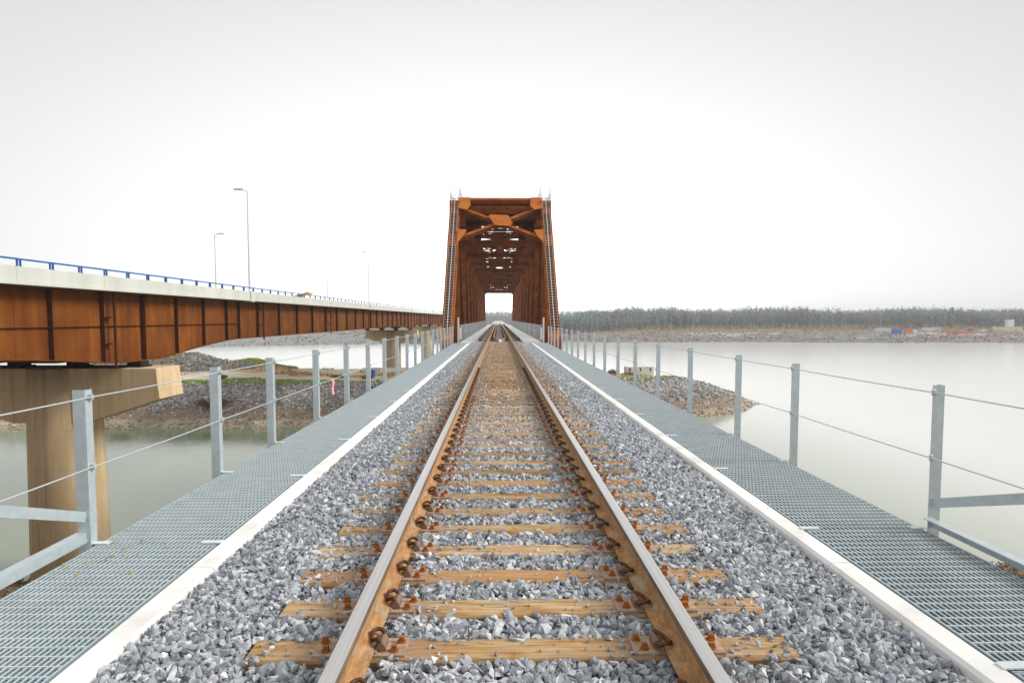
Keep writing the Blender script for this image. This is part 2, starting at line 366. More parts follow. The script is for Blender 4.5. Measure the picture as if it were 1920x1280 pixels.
# ------------------------------------------------------------------ mesh helpers
class MB:
    def __init__(s):
        s.v = []; s.f = []; s.mi = []; s.cur = 0
    def add(s, vs, fs):
        o = len(s.v)
        s.v += [tuple(p) for p in vs]
        for f in fs:
            s.f.append(tuple(i + o for i in f)); s.mi.append(s.cur)
        return s
    def box(s, x0, x1, y0, y1, z0, z1):
        return s.add([(x0, y0, z0), (x1, y0, z0), (x1, y1, z0), (x0, y1, z0), (x0, y0, z1), (x1, y0, z1), (x1, y1, z1), (x0, y1, z1)],
                     [(0, 3, 2, 1), (4, 5, 6, 7), (0, 1, 5, 4), (1, 2, 6, 5), (2, 3, 7, 6), (3, 0, 4, 7)])
    def frame(s, p0, p1, up):
        p0 = Vector(p0); p1 = Vector(p1); d = (p1 - p0).normalized(); up = Vector(up)
        side = d.cross(up)
        if side.length < 1e-6: side = d.cross(Vector((1, 0, 0)))
        side.normalize(); u = side.cross(d).normalized()
        return p0, p1, d, side, u
    def beam(s, p0, p1, w, h, up=(0, 0, 1), ox=0, oz=0):
        p0, p1, d, sd, u = s.frame(p0, p1, up)
        p0 = p0 + sd * ox + u * oz; p1 = p1 + sd * ox + u * oz
        a, b_ = sd * w / 2, u * h / 2
        vs = [p0 - a - b_, p0 + a - b_, p0 + a + b_, p0 - a + b_, p1 - a - b_, p1 + a - b_, p1 + a + b_, p1 - a + b_]
        return s.add(vs, [(0, 1, 2, 3), (7, 6, 5, 4), (0, 4, 5, 1), (1, 5, 6, 2), (2, 6, 7, 3), (3, 7, 4, 0)])
    def ibeam(s, p0, p1, w, h, tf=0.035, tw=0.025, up=(0, 0, 1)):
        s.beam(p0, p1, w, tf, up, 0, h / 2 - tf / 2)
        s.beam(p0, p1, w, tf, up, 0, -h / 2 + tf / 2)
        s.beam(p0, p1, tw, h - 2 * tf, up)
        return s
    def prism(s, poly, axis, a0, a1):
        """poly: 2D points; axis 'x','y','z' extruded from a0 to a1"""
        def mk(p, a):
            return {'x': (a, p[0], p[1]), 'y': (p[0], a, p[1]), 'z': (p[0], p[1], a)}[axis]
        n = len(poly)
        vs = [mk(p, a0) for p in poly] + [mk(p, a1) for p in poly]
        fs = [tuple(range(n)), tuple(range(2 * n - 1, n - 1, -1))] + [(i, i + n, (i + 1) % n + n, (i + 1) % n) for i in range(n)]
        return s.add(vs, fs)
    def tube(s, pts, r, n=8, caps=True, r2=None):
        pts = [Vector(p) for p in pts]; k = len(pts)
        ref = Vector((0, 0, 1)); vs = []; 
        for i, p in enumerate(pts):
            d = (pts[min(i + 1, k - 1)] - pts[max(i - 1, 0)]).normalized()
            if abs(d.dot(ref)) > 0.95: ref = Vector((1, 0, 0)) if abs(d.x) < 0.9 else Vector((0, 1, 0))
            sd = d.cross(ref).normalized(); u = sd.cross(d).normalized(); ref = u
            rr = r if r2 is None else r + (r2 - r) * i / (k - 1)
            for j in range(n):
                a = 2 * math.pi * j / n
                vs.append(p + sd * math.cos(a) * rr + u * math.sin(a) * rr)
        fs = []
        for i in range(k - 1):
            for j in range(n):
                fs.append((i * n + j, i * n + (j + 1) % n, (i + 1) * n + (j + 1) % n, (i + 1) * n + j))
        if caps: fs += [tuple(range(n - 1, -1, -1)), tuple((k - 1) * n + j for j in range(n))]
        return s.add(vs, fs)
    def plate(s, pts, thick, normal):
        """polygon of 3D points, thickness along normal"""
        nrm = Vector(normal).normalized() * thick / 2
        n = len(pts)
        vs = [Vector(p) - nrm for p in pts] + [Vector(p) + nrm for p in pts]
        fs = [tuple(range(n)), tuple(range(2 * n - 1, n - 1, -1))] + [(i, i + n, (i + 1) % n + n, (i + 1) % n) for i in range(n)]
        return s.add(vs, fs)
    def mesh(s, name, mats, origin=(0, 0, 0), smooth=False):
        me = bpy.data.meshes.new(name)
        ox, oy, oz = origin
        me.from_pydata([(x - ox, y - oy, z - oz) for x, y, z in s.v], [], s.f)
        if not isinstance(mats, (list, tuple)): mats = [mats]
        for q in mats: me.materials.append(q)
        if len(mats) > 1: me.polygons.foreach_set('material_index', s.mi)
        bm = bmesh.new(); bm.from_mesh(me); bmesh.ops.recalc_face_normals(bm, faces=bm.faces); bm.to_mesh(me); bm.free()
        if smooth: me.polygons.foreach_set('use_smooth', [True] * len(me.polygons))
        me.update()
        return me
    def build(s, name, mats, parent=None, smooth=False, loc=None, label=None, bevel=0):
        org = Vector((0, 0, 0))
        if parent is not None:
            q = parent
            while q is not None: org = org + q.location; q = q.parent
        elif loc is not None: org = Vector(loc)
        me = s.mesh(name, mats, org, smooth)
        o = bpy.data.objects.new(name, me); COL.objects.link(o)
        if parent is not None: o.parent = parent
        elif loc is not None: o.location = loc
        if label: o['label'] = label
        if bevel:
            bv = o.modifiers.new('bevel', 'BEVEL'); bv.width = bevel; bv.segments = 2; bv.limit_method = 'ANGLE'
        return o

def tag(o, label=None, cat=None, group=None, kind=None):
    if label: o['label'] = label
    if cat: o['category'] = cat
    if group: o['group'] = group
    if kind: o['kind'] = kind
    return o

def thing(name, label, cat, loc=(0, 0, 0), group=None):
    o = bpy.data.objects.new(name, None); COL.objects.link(o)
    o.empty_display_size = 0.2
    o.location = loc
    return tag(o, label, cat, group)

def kids(o): return [c for c in o.children]
def copy_tree(o, parent=None):
    c = o.copy(); COL.objects.link(c); c.parent = parent
    for ch in kids(o): copy_tree(ch, c)
    return c

def np_mesh(name, V, F, mat, tint=None, smooth=False):
    """V (n,3), F (m,3) triangles"""
    me = bpy.data.meshes.new(name)
    V = np.ascontiguousarray(V, dtype=np.float32); F = np.ascontiguousarray(F, dtype=np.int32)
    k = F.shape[1]
    me.vertices.add(len(V)); me.vertices.foreach_set('co', V.ravel())
    me.loops.add(F.size); me.loops.foreach_set('vertex_index', F.ravel())
    me.polygons.add(len(F)); me.polygons.foreach_set('loop_start', np.arange(0, F.size, k, dtype=np.int32))
    me.polygons.foreach_set('use_smooth', np.full(len(F), bool(smooth)))
    me.update(calc_edges=True)
    if tint is not None:
        a = me.color_attributes.new("tint", 'FLOAT_COLOR', 'POINT')
        T = np.ones((len(V), 4), dtype=np.float32); T[:, :3] = tint
        a.data.foreach_set('color', T.ravel())
    me.materials.append(mat)
    o = bpy.data.objects.new(name, me); COL.objects.link(o)
    return o

# ------------------------------------------------------------------ stones
def hull_variants(nvar, npts, flat=0.7):
    out = []
    for i in range(nvar):
        bm = bmesh.new()
        for _ in range(npts):
            d = Vector((random.gauss(0, 1), random.gauss(0, 1), random.gauss(0, 1))).normalized() * random.uniform(0.8, 1.1)
            bm.verts.new((d.x * 1.22, d.y * 0.84, d.z * flat))
        r = bmesh.ops.convex_hull(bm, input=bm.verts)
        bmesh.ops.delete(bm, geom=[q for q in r['geom_interior'] if isinstance(q, bmesh.types.BMVert)], context='VERTS')
        bm.verts.index_update(); bm.faces.ensure_lookup_table()
        bmesh.ops.recalc_face_normals(bm, faces=bm.faces)
        V = np.array([v_.co[:] for v_ in bm.verts]); F = np.array([[q.index for q in f.verts] for f in bm.faces])
        out.append((V, F)); bm.free()
    return out

def rand_rot(n, tilt=1.0):
    """random rotation matrices (n,3,3)"""
    q = RNG.normal(size=(n, 4)); q[:, 1:3] *= tilt
    q /= np.linalg.norm(q, axis=1, keepdims=True)
    w, x, y, z = q.T
    return np.stack([np.stack([1 - 2 * (y * y + z * z), 2 * (x * y - z * w), 2 * (x * z + y * w)], -1),
                     np.stack([2 * (x * y + z * w), 1 - 2 * (x * x + z * z), 2 * (y * z - x * w)], -1),
                     np.stack([2 * (x * z - y * w), 2 * (y * z + x * w), 1 - 2 * (x * x + y * y)], -1)], -2)

def scatter(name, P, S, variants, mat, tilt=1.0):
    n = len(P); var = RNG.integers(0, len(variants), n)
    Vs, Fs = [], []; off = 0
    for k, (V, F) in enumerate(variants):
        idx = np.where(var == k)[0]
        if not len(idx): continue
        Rm = rand_rot(len(idx), tilt)
        an = RNG.uniform(0.65, 1.35, size=(len(idx), 1, 3))
        W = np.einsum('nij,nkj->nki', Rm, V[None] * an * S[idx][:, None, None]) + P[idx][:, None, :]
        Vs.append(W.reshape(-1, 3))
        Fs.append((F[None] + (np.arange(len(idx)) * len(V))[:, None, None] + off).reshape(-1, 3))
        off += W.shape[0] * W.shape[1]
    return np_mesh(name, np.concatenate(Vs), np.concatenate(Fs), mat)

# ------------------------------------------------------------------ ground, water, haze
WATER_Z = -15.0
def sm(a, b_, x):
    t_ = np.clip((x - a) / (b_ - a), 0, 1); return t_ * t_ * (3 - 2 * t_)
def wob(x, y, s=1.0):
    return (np.sin(x * 0.31 * s + 1.3) * np.cos(y * 0.27 * s + 0.4) + 0.5 * np.sin(x * 0.83 * s + y * 0.71 * s) + 0.3 * np.sin(x * 1.9 * s - y * 1.4 * s + 2))
def far_shore(x):
    return np.interp(x, [-900, -300, -165, -83, 0, 120, 340, 1200], [360, 395, 414, 458, 497, 492, 474, 440]) + 2.5 * np.sin(x * 0.045) + 1.5 * np.sin(x * 0.13 + 1)
def d_island(x, y):
    xp = np.clip(x, 0, None)
    yf = 107 + 0.30 * xp + np.where(x > 33, ((x - 33) / 16.0) ** 2 * 12.5, 0) + 0.5 * wob(x, 0, 1.3)
    yb = np.where(x > 0, 176 - 40 * (np.clip(x, 0, None) / 49.5) ** 1.25, 176) + 0.6 * wob(x, 5, 0.8)
    return y - yf, yb - y
def height(x, y):
    w = wob(x, y, 0.5)
    # near bank
    dn = (45.5 + 0.02 * x + 0.7 * wob(x, 1, 0.9)) - y
    zn = WATER_Z + np.where(dn > 0, np.minimum(dn * 0.10, 2.0) + 0.12 * w, dn * 0.18)
    hw = np.where(x < 20, 1, 0) * np.where(x > -60, 1, 0)
    zn = zn + sm(22, 52, dn) * (9.2 + 0 * x)
    # island
    df, db = d_island(x, y)
    zi_f = WATER_Z + np.where(df > 0, np.minimum(df * 0.30, 5.3), df * 0.2)
    zi_b = WATER_Z + np.where(db > 0, np.minimum(db * 0.34, 5.3), db * 0.2)
    zi = np.minimum(zi_f, zi_b)
    inside = np.clip((zi - WATER_Z) / 5.3, 0, 1)
    zi = zi + inside * (0.16 * w)
    zi = zi + inside * (3.2 * np.exp(-(((x + 63) / 9.5) ** 2 + ((y - 149) / 6.0) ** 2)) + 2.6 * np.exp(-(((x + 78) / 12) ** 2 + ((y - 152) / 7.0) ** 2))
                        + 1.5 * np.exp(-(((x + 53) / 4.0) ** 2 + ((y - 156) / 4.0) ** 2)) + 0.9 * np.exp(-(((x + 47) / 6) ** 2 + ((y - 152) / 5.0) ** 2)))
    # far bank
    dfar = y - far_shore(x)
    left = sm(-20, -110, x)
    zf = WATER_Z + np.where(dfar > 0, np.minimum(dfar * 0.16, 1.8 + 3.2 * left) + sm(15, 150, dfar) * (5.2 - 1.5 * left) + 0.25 * w, dfar * 0.15)
    zf = zf + sm(380, 900, dfar) * (7 + 3 * np.sin(x * 0.006 + 1)) + sm(850, 1500, dfar) * 12
    return np.clip(np.maximum(np.maximum(zn, zi), zf), -18.0, None), dn, df, db, dfar

def grid_axis(parts):
    out = []
    for a, b_, n in parts: out += list(np.linspace(a, b_, n, endpoint=False))
    out.append(parts[-1][1]); return np.array(out)
gx = grid_axis([(-1300, -300, 50), (-300, -110, 76), (-110, 60, 170), (60, 500, 110), (500, 1300, 40)])
gy = grid_axis([(-60, 30, 20), (30, 100, 60), (100, 185, 130), (185, 380, 20), (380, 560, 120), (560, 800, 50), (800, 1640, 40)])
X, Y = np.meshgrid(gx, gy)
Z, DN, DF, DB, DFAR = height(X, Y)
Zf = Z.ravel(); xf, yf_ = X.ravel(), Y.ravel()
T = np.zeros((len(Zf), 3))
hgt = Zf - WATER_Z
dnr, dfr, dbr, dff = DN.ravel(), DF.ravel(), DB.ravel(), DFAR.ravel()
wn = wob(xf, yf_, 0.35)
T[:] = (0.20, 0.15, 0.09)                                           # near bank: brown gravel
isl = (yf_ > 80) & (yf_ < 300)
T[isl] = (0.34, 0.315, 0.29)
low = isl & (hgt < 0.9); T[low] = (0.42, 0.35, 0.24)
mid = isl & (hgt >= 0.9) & (hgt < 2.6); T[mid] = (0.26, 0.20, 0.145)
top = isl & (dfr > 17.0) & (dbr > 14)
T[top] = (0.62, 0.56, 0.47)                                          # bare sandy plateau
grs = top & (dfr < 23 + 2.5 * wn); T[grs] = (0.34, 0.40, 0.09)
tan = top & (dfr >= 27) & (wn < -0.15); T[tan] = (0.56, 0.42, 0.24)
md = isl & (((xf + 66) / 17) ** 2 + ((yf_ - 149) / 8.0) ** 2 < 1.0); T[md] = (0.25, 0.255, 0.25)
gm = isl & (((xf + 52) / 7.0) ** 2 + ((yf_ - 158) / 4.0) ** 2 < 1.0); T[gm] = (0.38, 0.42, 0.11)
tn = isl & (((xf + 49) / 8.0) ** 2 + ((yf_ - 149) / 5.0) ** 2 < 1.0); T[tn] = (0.50, 0.36, 0.18)
fr = yf_ > 330
T[fr] = (0.21, 0.20, 0.185)
b1 = fr & (dff > 12); T[b1] = (0.215, 0.21, 0.20)
b2 = fr & (dff > 30) & (wob(xf, yf_, 0.12) > 0.35); T[b2] = (0.40, 0.385, 0.37)
b3 = fr & (dff > 95); T[b3] = (0.25, 0.205, 0.155)
b4 = fr & (dff > 20) & (dff < 70) & (wob(xf, yf_, 0.09) < -0.5); T[b4] = (0.25, 0.20, 0.17)
b5 = fr & (dff > 140); T[b5] = (0.15, 0.14, 0.12)
lf = fr & (xf < -40) & (dff < 60); T[lf] = (0.27, 0.28, 0.28)
nx, ny = len(gx), len(gy)
ii = np.arange(nx - 1)[None, :] + nx * np.arange(ny - 1)[:, None]
F4 = np.stack([ii, ii + 1, ii + 1 + nx, ii + nx], -1).reshape(-1, 4)
ground = np_mesh('ground', np.stack([xf, yf_, Zf], 1), F4, M['ground'], T, True)
tag(ground, 'grey and brown river banks and bars around the channel', kind='structure')

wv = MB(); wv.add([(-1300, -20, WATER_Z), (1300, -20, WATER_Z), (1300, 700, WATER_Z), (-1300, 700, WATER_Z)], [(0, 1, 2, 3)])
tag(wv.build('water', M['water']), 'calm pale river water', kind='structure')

HAZE_DENSITY = 0.00032
hz = MB(); hz.box(-1320, 1320, -70, 1650, -19.2, 32)
hm = bpy.data.materials.new('river_haze'); hm.use_nodes = True
hmt = hm.node_tree
for n in list(hmt.nodes): hmt.nodes.remove(n)
ho = hmt.nodes.new("ShaderNodeOutputMaterial"); hv = hmt.nodes.new("ShaderNodeVolumePrincipled")
hv.inputs['Color'].default_value = (0.95, 0.98, 1.0, 1); hv.inputs['Density'].default_value = HAZE_DENSITY
hmt.links.new(hv.outputs[0], ho.inputs['Volume'])
tag(hz.build('haze', hm), 'thin pale haze over the river', kind='stuff')

def gz(x, y):
    return float(height(np.array([float(x)]), np.array([float(y)]))[0][0])

# ------------------------------------------------------------------ railway approach span
KX = 0.175         # kerb centre
TX = 0.10          # track centre
DX = 0.20          # bridge centre
ZC = -0.315        # kerb top / walkway level
Y0, Y1 = 0.6, 49.2
APP = thing('railway_approach_span', 'concrete ballast trough span with pale kerbs leading up to the brown truss', 'bridge', (DX, 0, -3.0))
mb = MB()
mb.box(DX - 2.37, DX + 2.37, Y0 - 8, Y1, -1.05, -0.62)
mb.box(DX - 2.37, DX + 2.37, Y1 - 0.25, Y1 + 0.15, -0.617, -0.36)
mb.build('deck_trough', M['concrete'], APP)
for s in (-1, 1):
    mb = MB(); xi, xo = KX + s * 2.110, KX + s * 2.275
    poly = [(xi - s * 0.03, -0.617), (xo, -0.617), (xo, ZC - 0.008), (xo - s * 0.012, ZC), (xi + s * 0.02, ZC), (xi, ZC - 0.02)]
    yk = Y0 - 8
    while yk < Y1:
        yk2 = min(yk + 6.1, Y1); mb.prism(poly, 'y', yk + 0.005, yk2 - 0.005); yk = yk2
    mb.build('kerb', M['curb'], APP)
    mb = MB()
    mb.ibeam((DX + s * 1.5, Y0 - 8, -2.05), (DX + s * 1.5, Y1, -2.05), 0.5, 2.0, 0.05, 0.03)
    mb.build('girder', M['girder'], APP)
mb = MB(); mb.box(-6, 6.4, -14, -7.6, -14, -0.95); mb.build('abutment', M['pier'], APP)

# ballast bed + stones
def bal_h(x, y=None):
    ax = np.abs(x - TX)
    return np.where(ax < 1.36, -0.201, -0.201 - (ax - 1.36) * 0.19)
bb = MB()
xs = [DX - 2.07, TX - 1.42, TX + 1.42, DX + 2.07]
for i in range(3):
    xa, xb = xs[i], xs[i + 1]
    za, zb = [float(bal_h(np.array([q]))[0]) - 0.045 for q in (xa, xb)]
    bb.add([(xa, Y0 - 6, za), (xb, Y0 - 6, zb), (xb, Y1 - 0.26, zb), (xa, Y1 - 0.26, za)], [(0, 1, 2, 3)])
tag(bb.build('ballast_bed', M['ballast_bed']), 'dark fines beneath the crushed stone ballast', kind='stuff')

TIE_S = 0.492
TIE_Y0 = 2.82
TIE_TOP = -0.200
n_ties = 94
tie_y = TIE_Y0 + TIE_S * np.arange(n_ties)
def over_tie(P):
    k = np.round((P[:, 1] - TIE_Y0) / TIE_S); ty = TIE_Y0 + k * TIE_S
    return (np.abs(P[:, 1] - ty) < 0.118) & (np.abs(P[:, 0] - TX) < 1.30) & (k >= -2)
V_near = hull_variants(60, 11, 0.80); V_far = hull_variants(24, 8, 0.75)
Pn, Sn = [], []
def zone(y0, y1, dens, smin, smax, layers, cover):
    n = int((y1 - y0) * 4.12 * dens)
    for L in range(layers):
        P = np.zeros((n, 3)); P[:, 0] = RNG.uniform(KX - 2.08, KX + 2.08, n); P[:, 1] = RNG.uniform(y0, y1, n)
        S = smin + (smax - smin) * RNG.beta(1.6, 2.4, n)
        P[:, 2] = bal_h(P[:, 0]) - S * 0.55 - 0.02 * (layers - 1 - L) - 0.030 * np.clip((P[:, 1] - 8) / 9, 0, 1) * (np.abs(P[:, 0] - TX) < 1.3) + RNG.uniform(-0.006, 0.010, n)
        ot = over_tie(P)
        # near rails leave space for the rail foot
        rl = np.minimum(np.abs(P[:, 0] - (TX - 0.7525)), np.abs(P[:, 0] - (TX + 0.7525))) < 0.105
        P[rl, 2] -= 0.02
        keep = ~ot
        near_plate = np.minimum(np.abs(P[:, 0] - (TX - 0.7525)), np.abs(P[:, 0] - (TX + 0.7525))) < 0.42
        c = np.interp(P[:, 1], [3, 14, 24, 45], cover) * np.where(near_plate, 3.2, 1.0) * np.where(np.abs(P[:, 0] - TX) > 1.17, 5.0, 1.0)
        on = ot & (RNG.random(n) < c) & ~rl
        S2 = np.where(on, S * np.where(P[:, 1] < 12, RNG.uniform(0.2, 0.62, n), 0.72), S)
        P[on, 2] = TIE_TOP + S2[on] * 0.35
        kk = np.abs(P[:, 1] - (TIE_Y0 + np.round((P[:, 1] - TIE_Y0) / TIE_S) * TIE_S))
        edge = ot & (kk > np.where(np.abs(P[:, 0] - TX) > 0.9, 0.082, 0.092)) & ~on & (RNG.random(n) < 0.6)
        keep = keep | on | edge
        yield P[keep], S2[keep]
for args in ((1.5, 7.0, 780, 0.015, 0.043, 3, (0.045, 0.06, .15, .3)), (7.0, 14.0, 620, 0.017, 0.044, 2, (0.05, 0.07, .15, .3))):
    for P, S in zone(*args): Pn.append(P); Sn.append(S)
Pf, Sf = [], []
for args in ((14.0, 26.0, 420, 0.024, 0.050, 2, (0.03, 0.07, .14, .2)), (26.0, Y1 - 0.3, 300, 0.028, 0.054, 2, (0.03, 0.07, .14, .25))):
    for P, S in zone(*args): Pf.append(P); Sf.append(S)
b1_ = scatter('ballast', np.concatenate(Pn), np.concatenate(Sn), V_near, M['ballast'])
tag(b1_, 'loose grey crushed stone ballast around the nearer sleepers', kind='stuff')
b2_ = scatter('ballast', np.concatenate(Pf), np.concatenate(Sf), V_far, M['ballast'])
tag(b2_, 'dusty grey crushed stone ballast further along the track', kind='stuff')

# rails
def rail_profile(sc=1.0):
    half = [(0.070, -0.186), (0.070, -0.176), (0.030, -0.163), (0.012, -0.152), (0.0085, -0.135), (0.0085, -0.070), (0.012, -0.050),
            (0.034, -0.038), (0.037, -0.030), (0.037, -0.009), (0.033, -0.003), (0.020, 0.0)]
    pts = half + [(-x, z) for x, z in reversed(half)]
    return [(x * sc, z * sc) for x, z in pts]
def rail(name, label, x, y0, y1, prof, heads=True, cat='rail', group=None, zoff=0):
    mb = MB(); n = len(prof)
    ys = [y0 + (y1 - y0) * i / 60 for i in range(61)]
    vs = [(x + p[0], yy, p[1] + zoff) for yy in ys for p in prof]
    for i in range(60):
        for j in range(n):
            a = prof[j]; b_ = prof[(j + 1) % n]
            mb.mi.append(1 if heads and min(a[1], b_[1]) >= -0.0031 else (2 if heads and min(a[1], b_[1]) >= -0.0381 else 0))
            mb.f.append((i * n + j, i * n + (j + 1) % n, (i + 1) * n + (j + 1) % n, (i + 1) * n + j))
    mb.v = vs
    mb.f.append(tuple(range(n))); mb.mi.append(0)
    mb.f.append(tuple(60 * n + j for j in range(n - 1, -1, -1))); mb.mi.append(0)
    o = mb.build(name, [M['rail_rust'], M['rail_head'], M['rail_side']], None, loc=(x, y0, 0))
    return tag(o, label, cat, group)
RX = 0.7525
rail('rail', 'left running rail with worn grey head and dusty orange web', TX - RX, 0.7, 330, rail_profile(), group='running rails')
rail('rail', 'right running rail with worn grey head and dusty orange web', TX + RX, 0.7, 330, rail_profile(), group='running rails')

# sleepers
def tie_mesh(k):
    rr = random.Random(k)
    mb = MB(); nseg = 16; hw = 0.114
    rows = []
    for i in range(nseg + 1):
        x = -1.295 + 2.59 * i / nseg
        e = 0.009
        yl = -hw + rr.uniform(-e, e); yr = hw + rr.uniform(-e, e); zt = rr.uniform(-0.003, 0.001); ch = 0.008 + rr.uniform(0, 0.008)
        rows.append([(x, yl, -0.17), (x, yl, zt - ch), (x, yl + ch, zt), (x, 0, zt + 0.001), (x, yr - ch, zt), (x, yr, zt - ch), (x, yr, -0.17)])
    n = 7; vs = [p for r in rows for p in r]; fs = []
    for i in range(nseg):
        for j in range(n): fs.append((i * n + j, i * n + (j + 1) % n, (i + 1) * n + (j + 1) % n, (i + 1) * n + j))
    fs += [tuple(range(n)), tuple(nseg * n + j for j in range(n - 1, -1, -1))]
    mb.add(vs, fs)
    return mb.mesh('railway_sleeper', M['sleeper'])
tie_meshes = [tie_mesh(k) for k in range(8)]
# tie plate (local to tie origin = tie centre, tie top z=0), for one side s
def plate_meshes(s):
    x = s * RX
    mb = MB(); mb.box(x - 0.215, x + 0.215, -0.092, 0.092, 0.001, 0.013)
    mb.box(x - 0.082, x - 0.073, -0.080, 0.080, 0.0125, 0.022); mb.box(x + 0.073, x + 0.082, -0.080, 0.080, 0.0125, 0.022)
    return mb.mesh('tie_plate', M['plate'])
def arc(cx, cy, r, a0, a1, n): return [(cx + r * math.cos(a0 + (a1 - a0) * i / n), cy + r * math.sin(a0 + (a1 - a0) * i / n)) for i in range(n + 1)]
def clip_mesh(s, side):
    """elastic clip: side=+1 field/gauge direction away from rail centre"""
    x = s * RX
    def P(a, b_, c_): return (x + side * a, b_, c_)
    pts = [P(0.100, -0.055, 0.034), P(0.100, 0.0, 0.036), P(0.100, 0.048, 0.038), P(0.097, 0.072, 0.044), P(0.088, 0.088, 0.052), P(0.070, 0.092, 0.060),
           P(0.052, 0.086, 0.058), P(0.042, 0.070, 0.056), P(0.042, 0.045, 0.047), P(0.045, 0.020, 0.042), P(0.054, -0.002, 0.046),
           P(0.070, -0.016, 0.056), P(0.086, -0.030, 0.062), P(0.094, -0.050, 0.058)]
    # smooth
    V = [Vector(p) for p in pts]; out = []
    for i in range(len(V) - 1):
        p0 = V[max(i - 1, 0)]; p1 = V[i]; p2 = V[i + 1]; p3 = V[min(i + 2, len(V) - 1)]
        for q in range(3):
            u = q / 3
            out.append(0.5 * ((2 * p1) + (-p0 + p2) * u + (2 * p0 - 5 * p1 + 4 * p2 - p3) * u * u + (-p0 + 3 * p1 - 3 * p2 + p3) * u ** 3))
    out.append(V[-1])
    if s > 0: out = [Vector((p.x, -p.y, p.z)) for p in out]
    mb = MB(); mb.tube(out, 0.0105, 8)
    return mb.mesh('rail_clip', M['clip'], smooth=True)
def shoulder_mesh(s, side):
    x = s * RX; mb = MB()
    xa = x + side * 0.100
    mb.tube([(xa, 0.058 if s > 0 else -0.058, 0.036), (xa, -0.050 if s > 0 else 0.050, 0.036)], 0.019, 12)
    mb.box(min(xa - 0.019, xa + 0.019), max(xa - 0.019, xa + 0.019), -0.046, 0.046, 0.0125, 0.034)
    return mb.mesh('clip_shoulder', M['shoulder'])
def spike_mesh(s, side, yy):
    x = s * RX + side * (0.172 + 0.012 * yy / 0.046); mb = MB()
    mb.tube([(x, yy, 0.012), (x, yy, 0.020)], 0.022, 10)
    mb.box(x - 0.0125, x + 0.0125, yy - 0.0125, yy + 0.0125, 0.0195, 0.042)
    return mb.mesh('screw_spike', M['spike'])
PM = {s: plate_meshes(s) for s in (-1, 1)}
CM = {(s, d): clip_mesh(s, d) for s in (-1, 1) for d in (-1, 1)}
SHM = {(s, d): shoulder_mesh(s, d) for s in (-1, 1) for d in (-1, 1)}
KM = {(s, d, q): spike_mesh(s, d, q * 0.046) for s in (-1, 1) for d in (-1, 1) for q in (-1, 1)}
ORD = ['nearest', 'second nearest', 'third nearest', 'fourth nearest', 'fifth nearest', 'sixth nearest', 'seventh nearest', 'eighth nearest', 'ninth nearest', 'tenth nearest',
       'eleventh nearest', 'twelfth nearest', 'thirteenth nearest', 'fourteenth nearest', 'fifteenth nearest', 'sixteenth nearest']
def link(name, me, parent):
    o = bpy.data.objects.new(name, me); COL.objects.link(o); o.parent = parent; return o
tr = random.Random(5)
for k in range(n_ties):
    o = bpy.data.objects.new('railway_sleeper', tie_meshes[k % 8]); COL.objects.link(o)
    o.location = (TX + tr.uniform(-0.035, 0.035), float(tie_y[k]) + tr.uniform(-0.014, 0.014), TIE_TOP + tr.uniform(-0.004, 0.0))
    o.rotation_euler = (0, 0, tr.uniform(-0.008, 0.008))
    if k < 16: lab = f'{ORD[k]} weathered tan wooden sleeper in the grey ballast'
    else: lab = 'small distant dusty sleeper of the ballasted track, past the sixteen nearest'
    tag(o, lab, 'railway sleeper', 'wooden sleepers in the ballast')
    if k < 40:
        dxo = TX - o.location.x
        for s in (-1, 1):
            p = link('tie_plate', PM[s], o); p.location = (dxo, 0, 0)
            for d in (-1, 1):
                link('clip_shoulder', SHM[(s, d)], p)
                link('rail_clip', CM[(s, d)], p)
                if k < 24:
                    for q in (-1, 1): link('screw_spike', KM[(s, d, q)], p)
    else:
        for s in (-1, 1): link('tie_plate', PM[s], o)

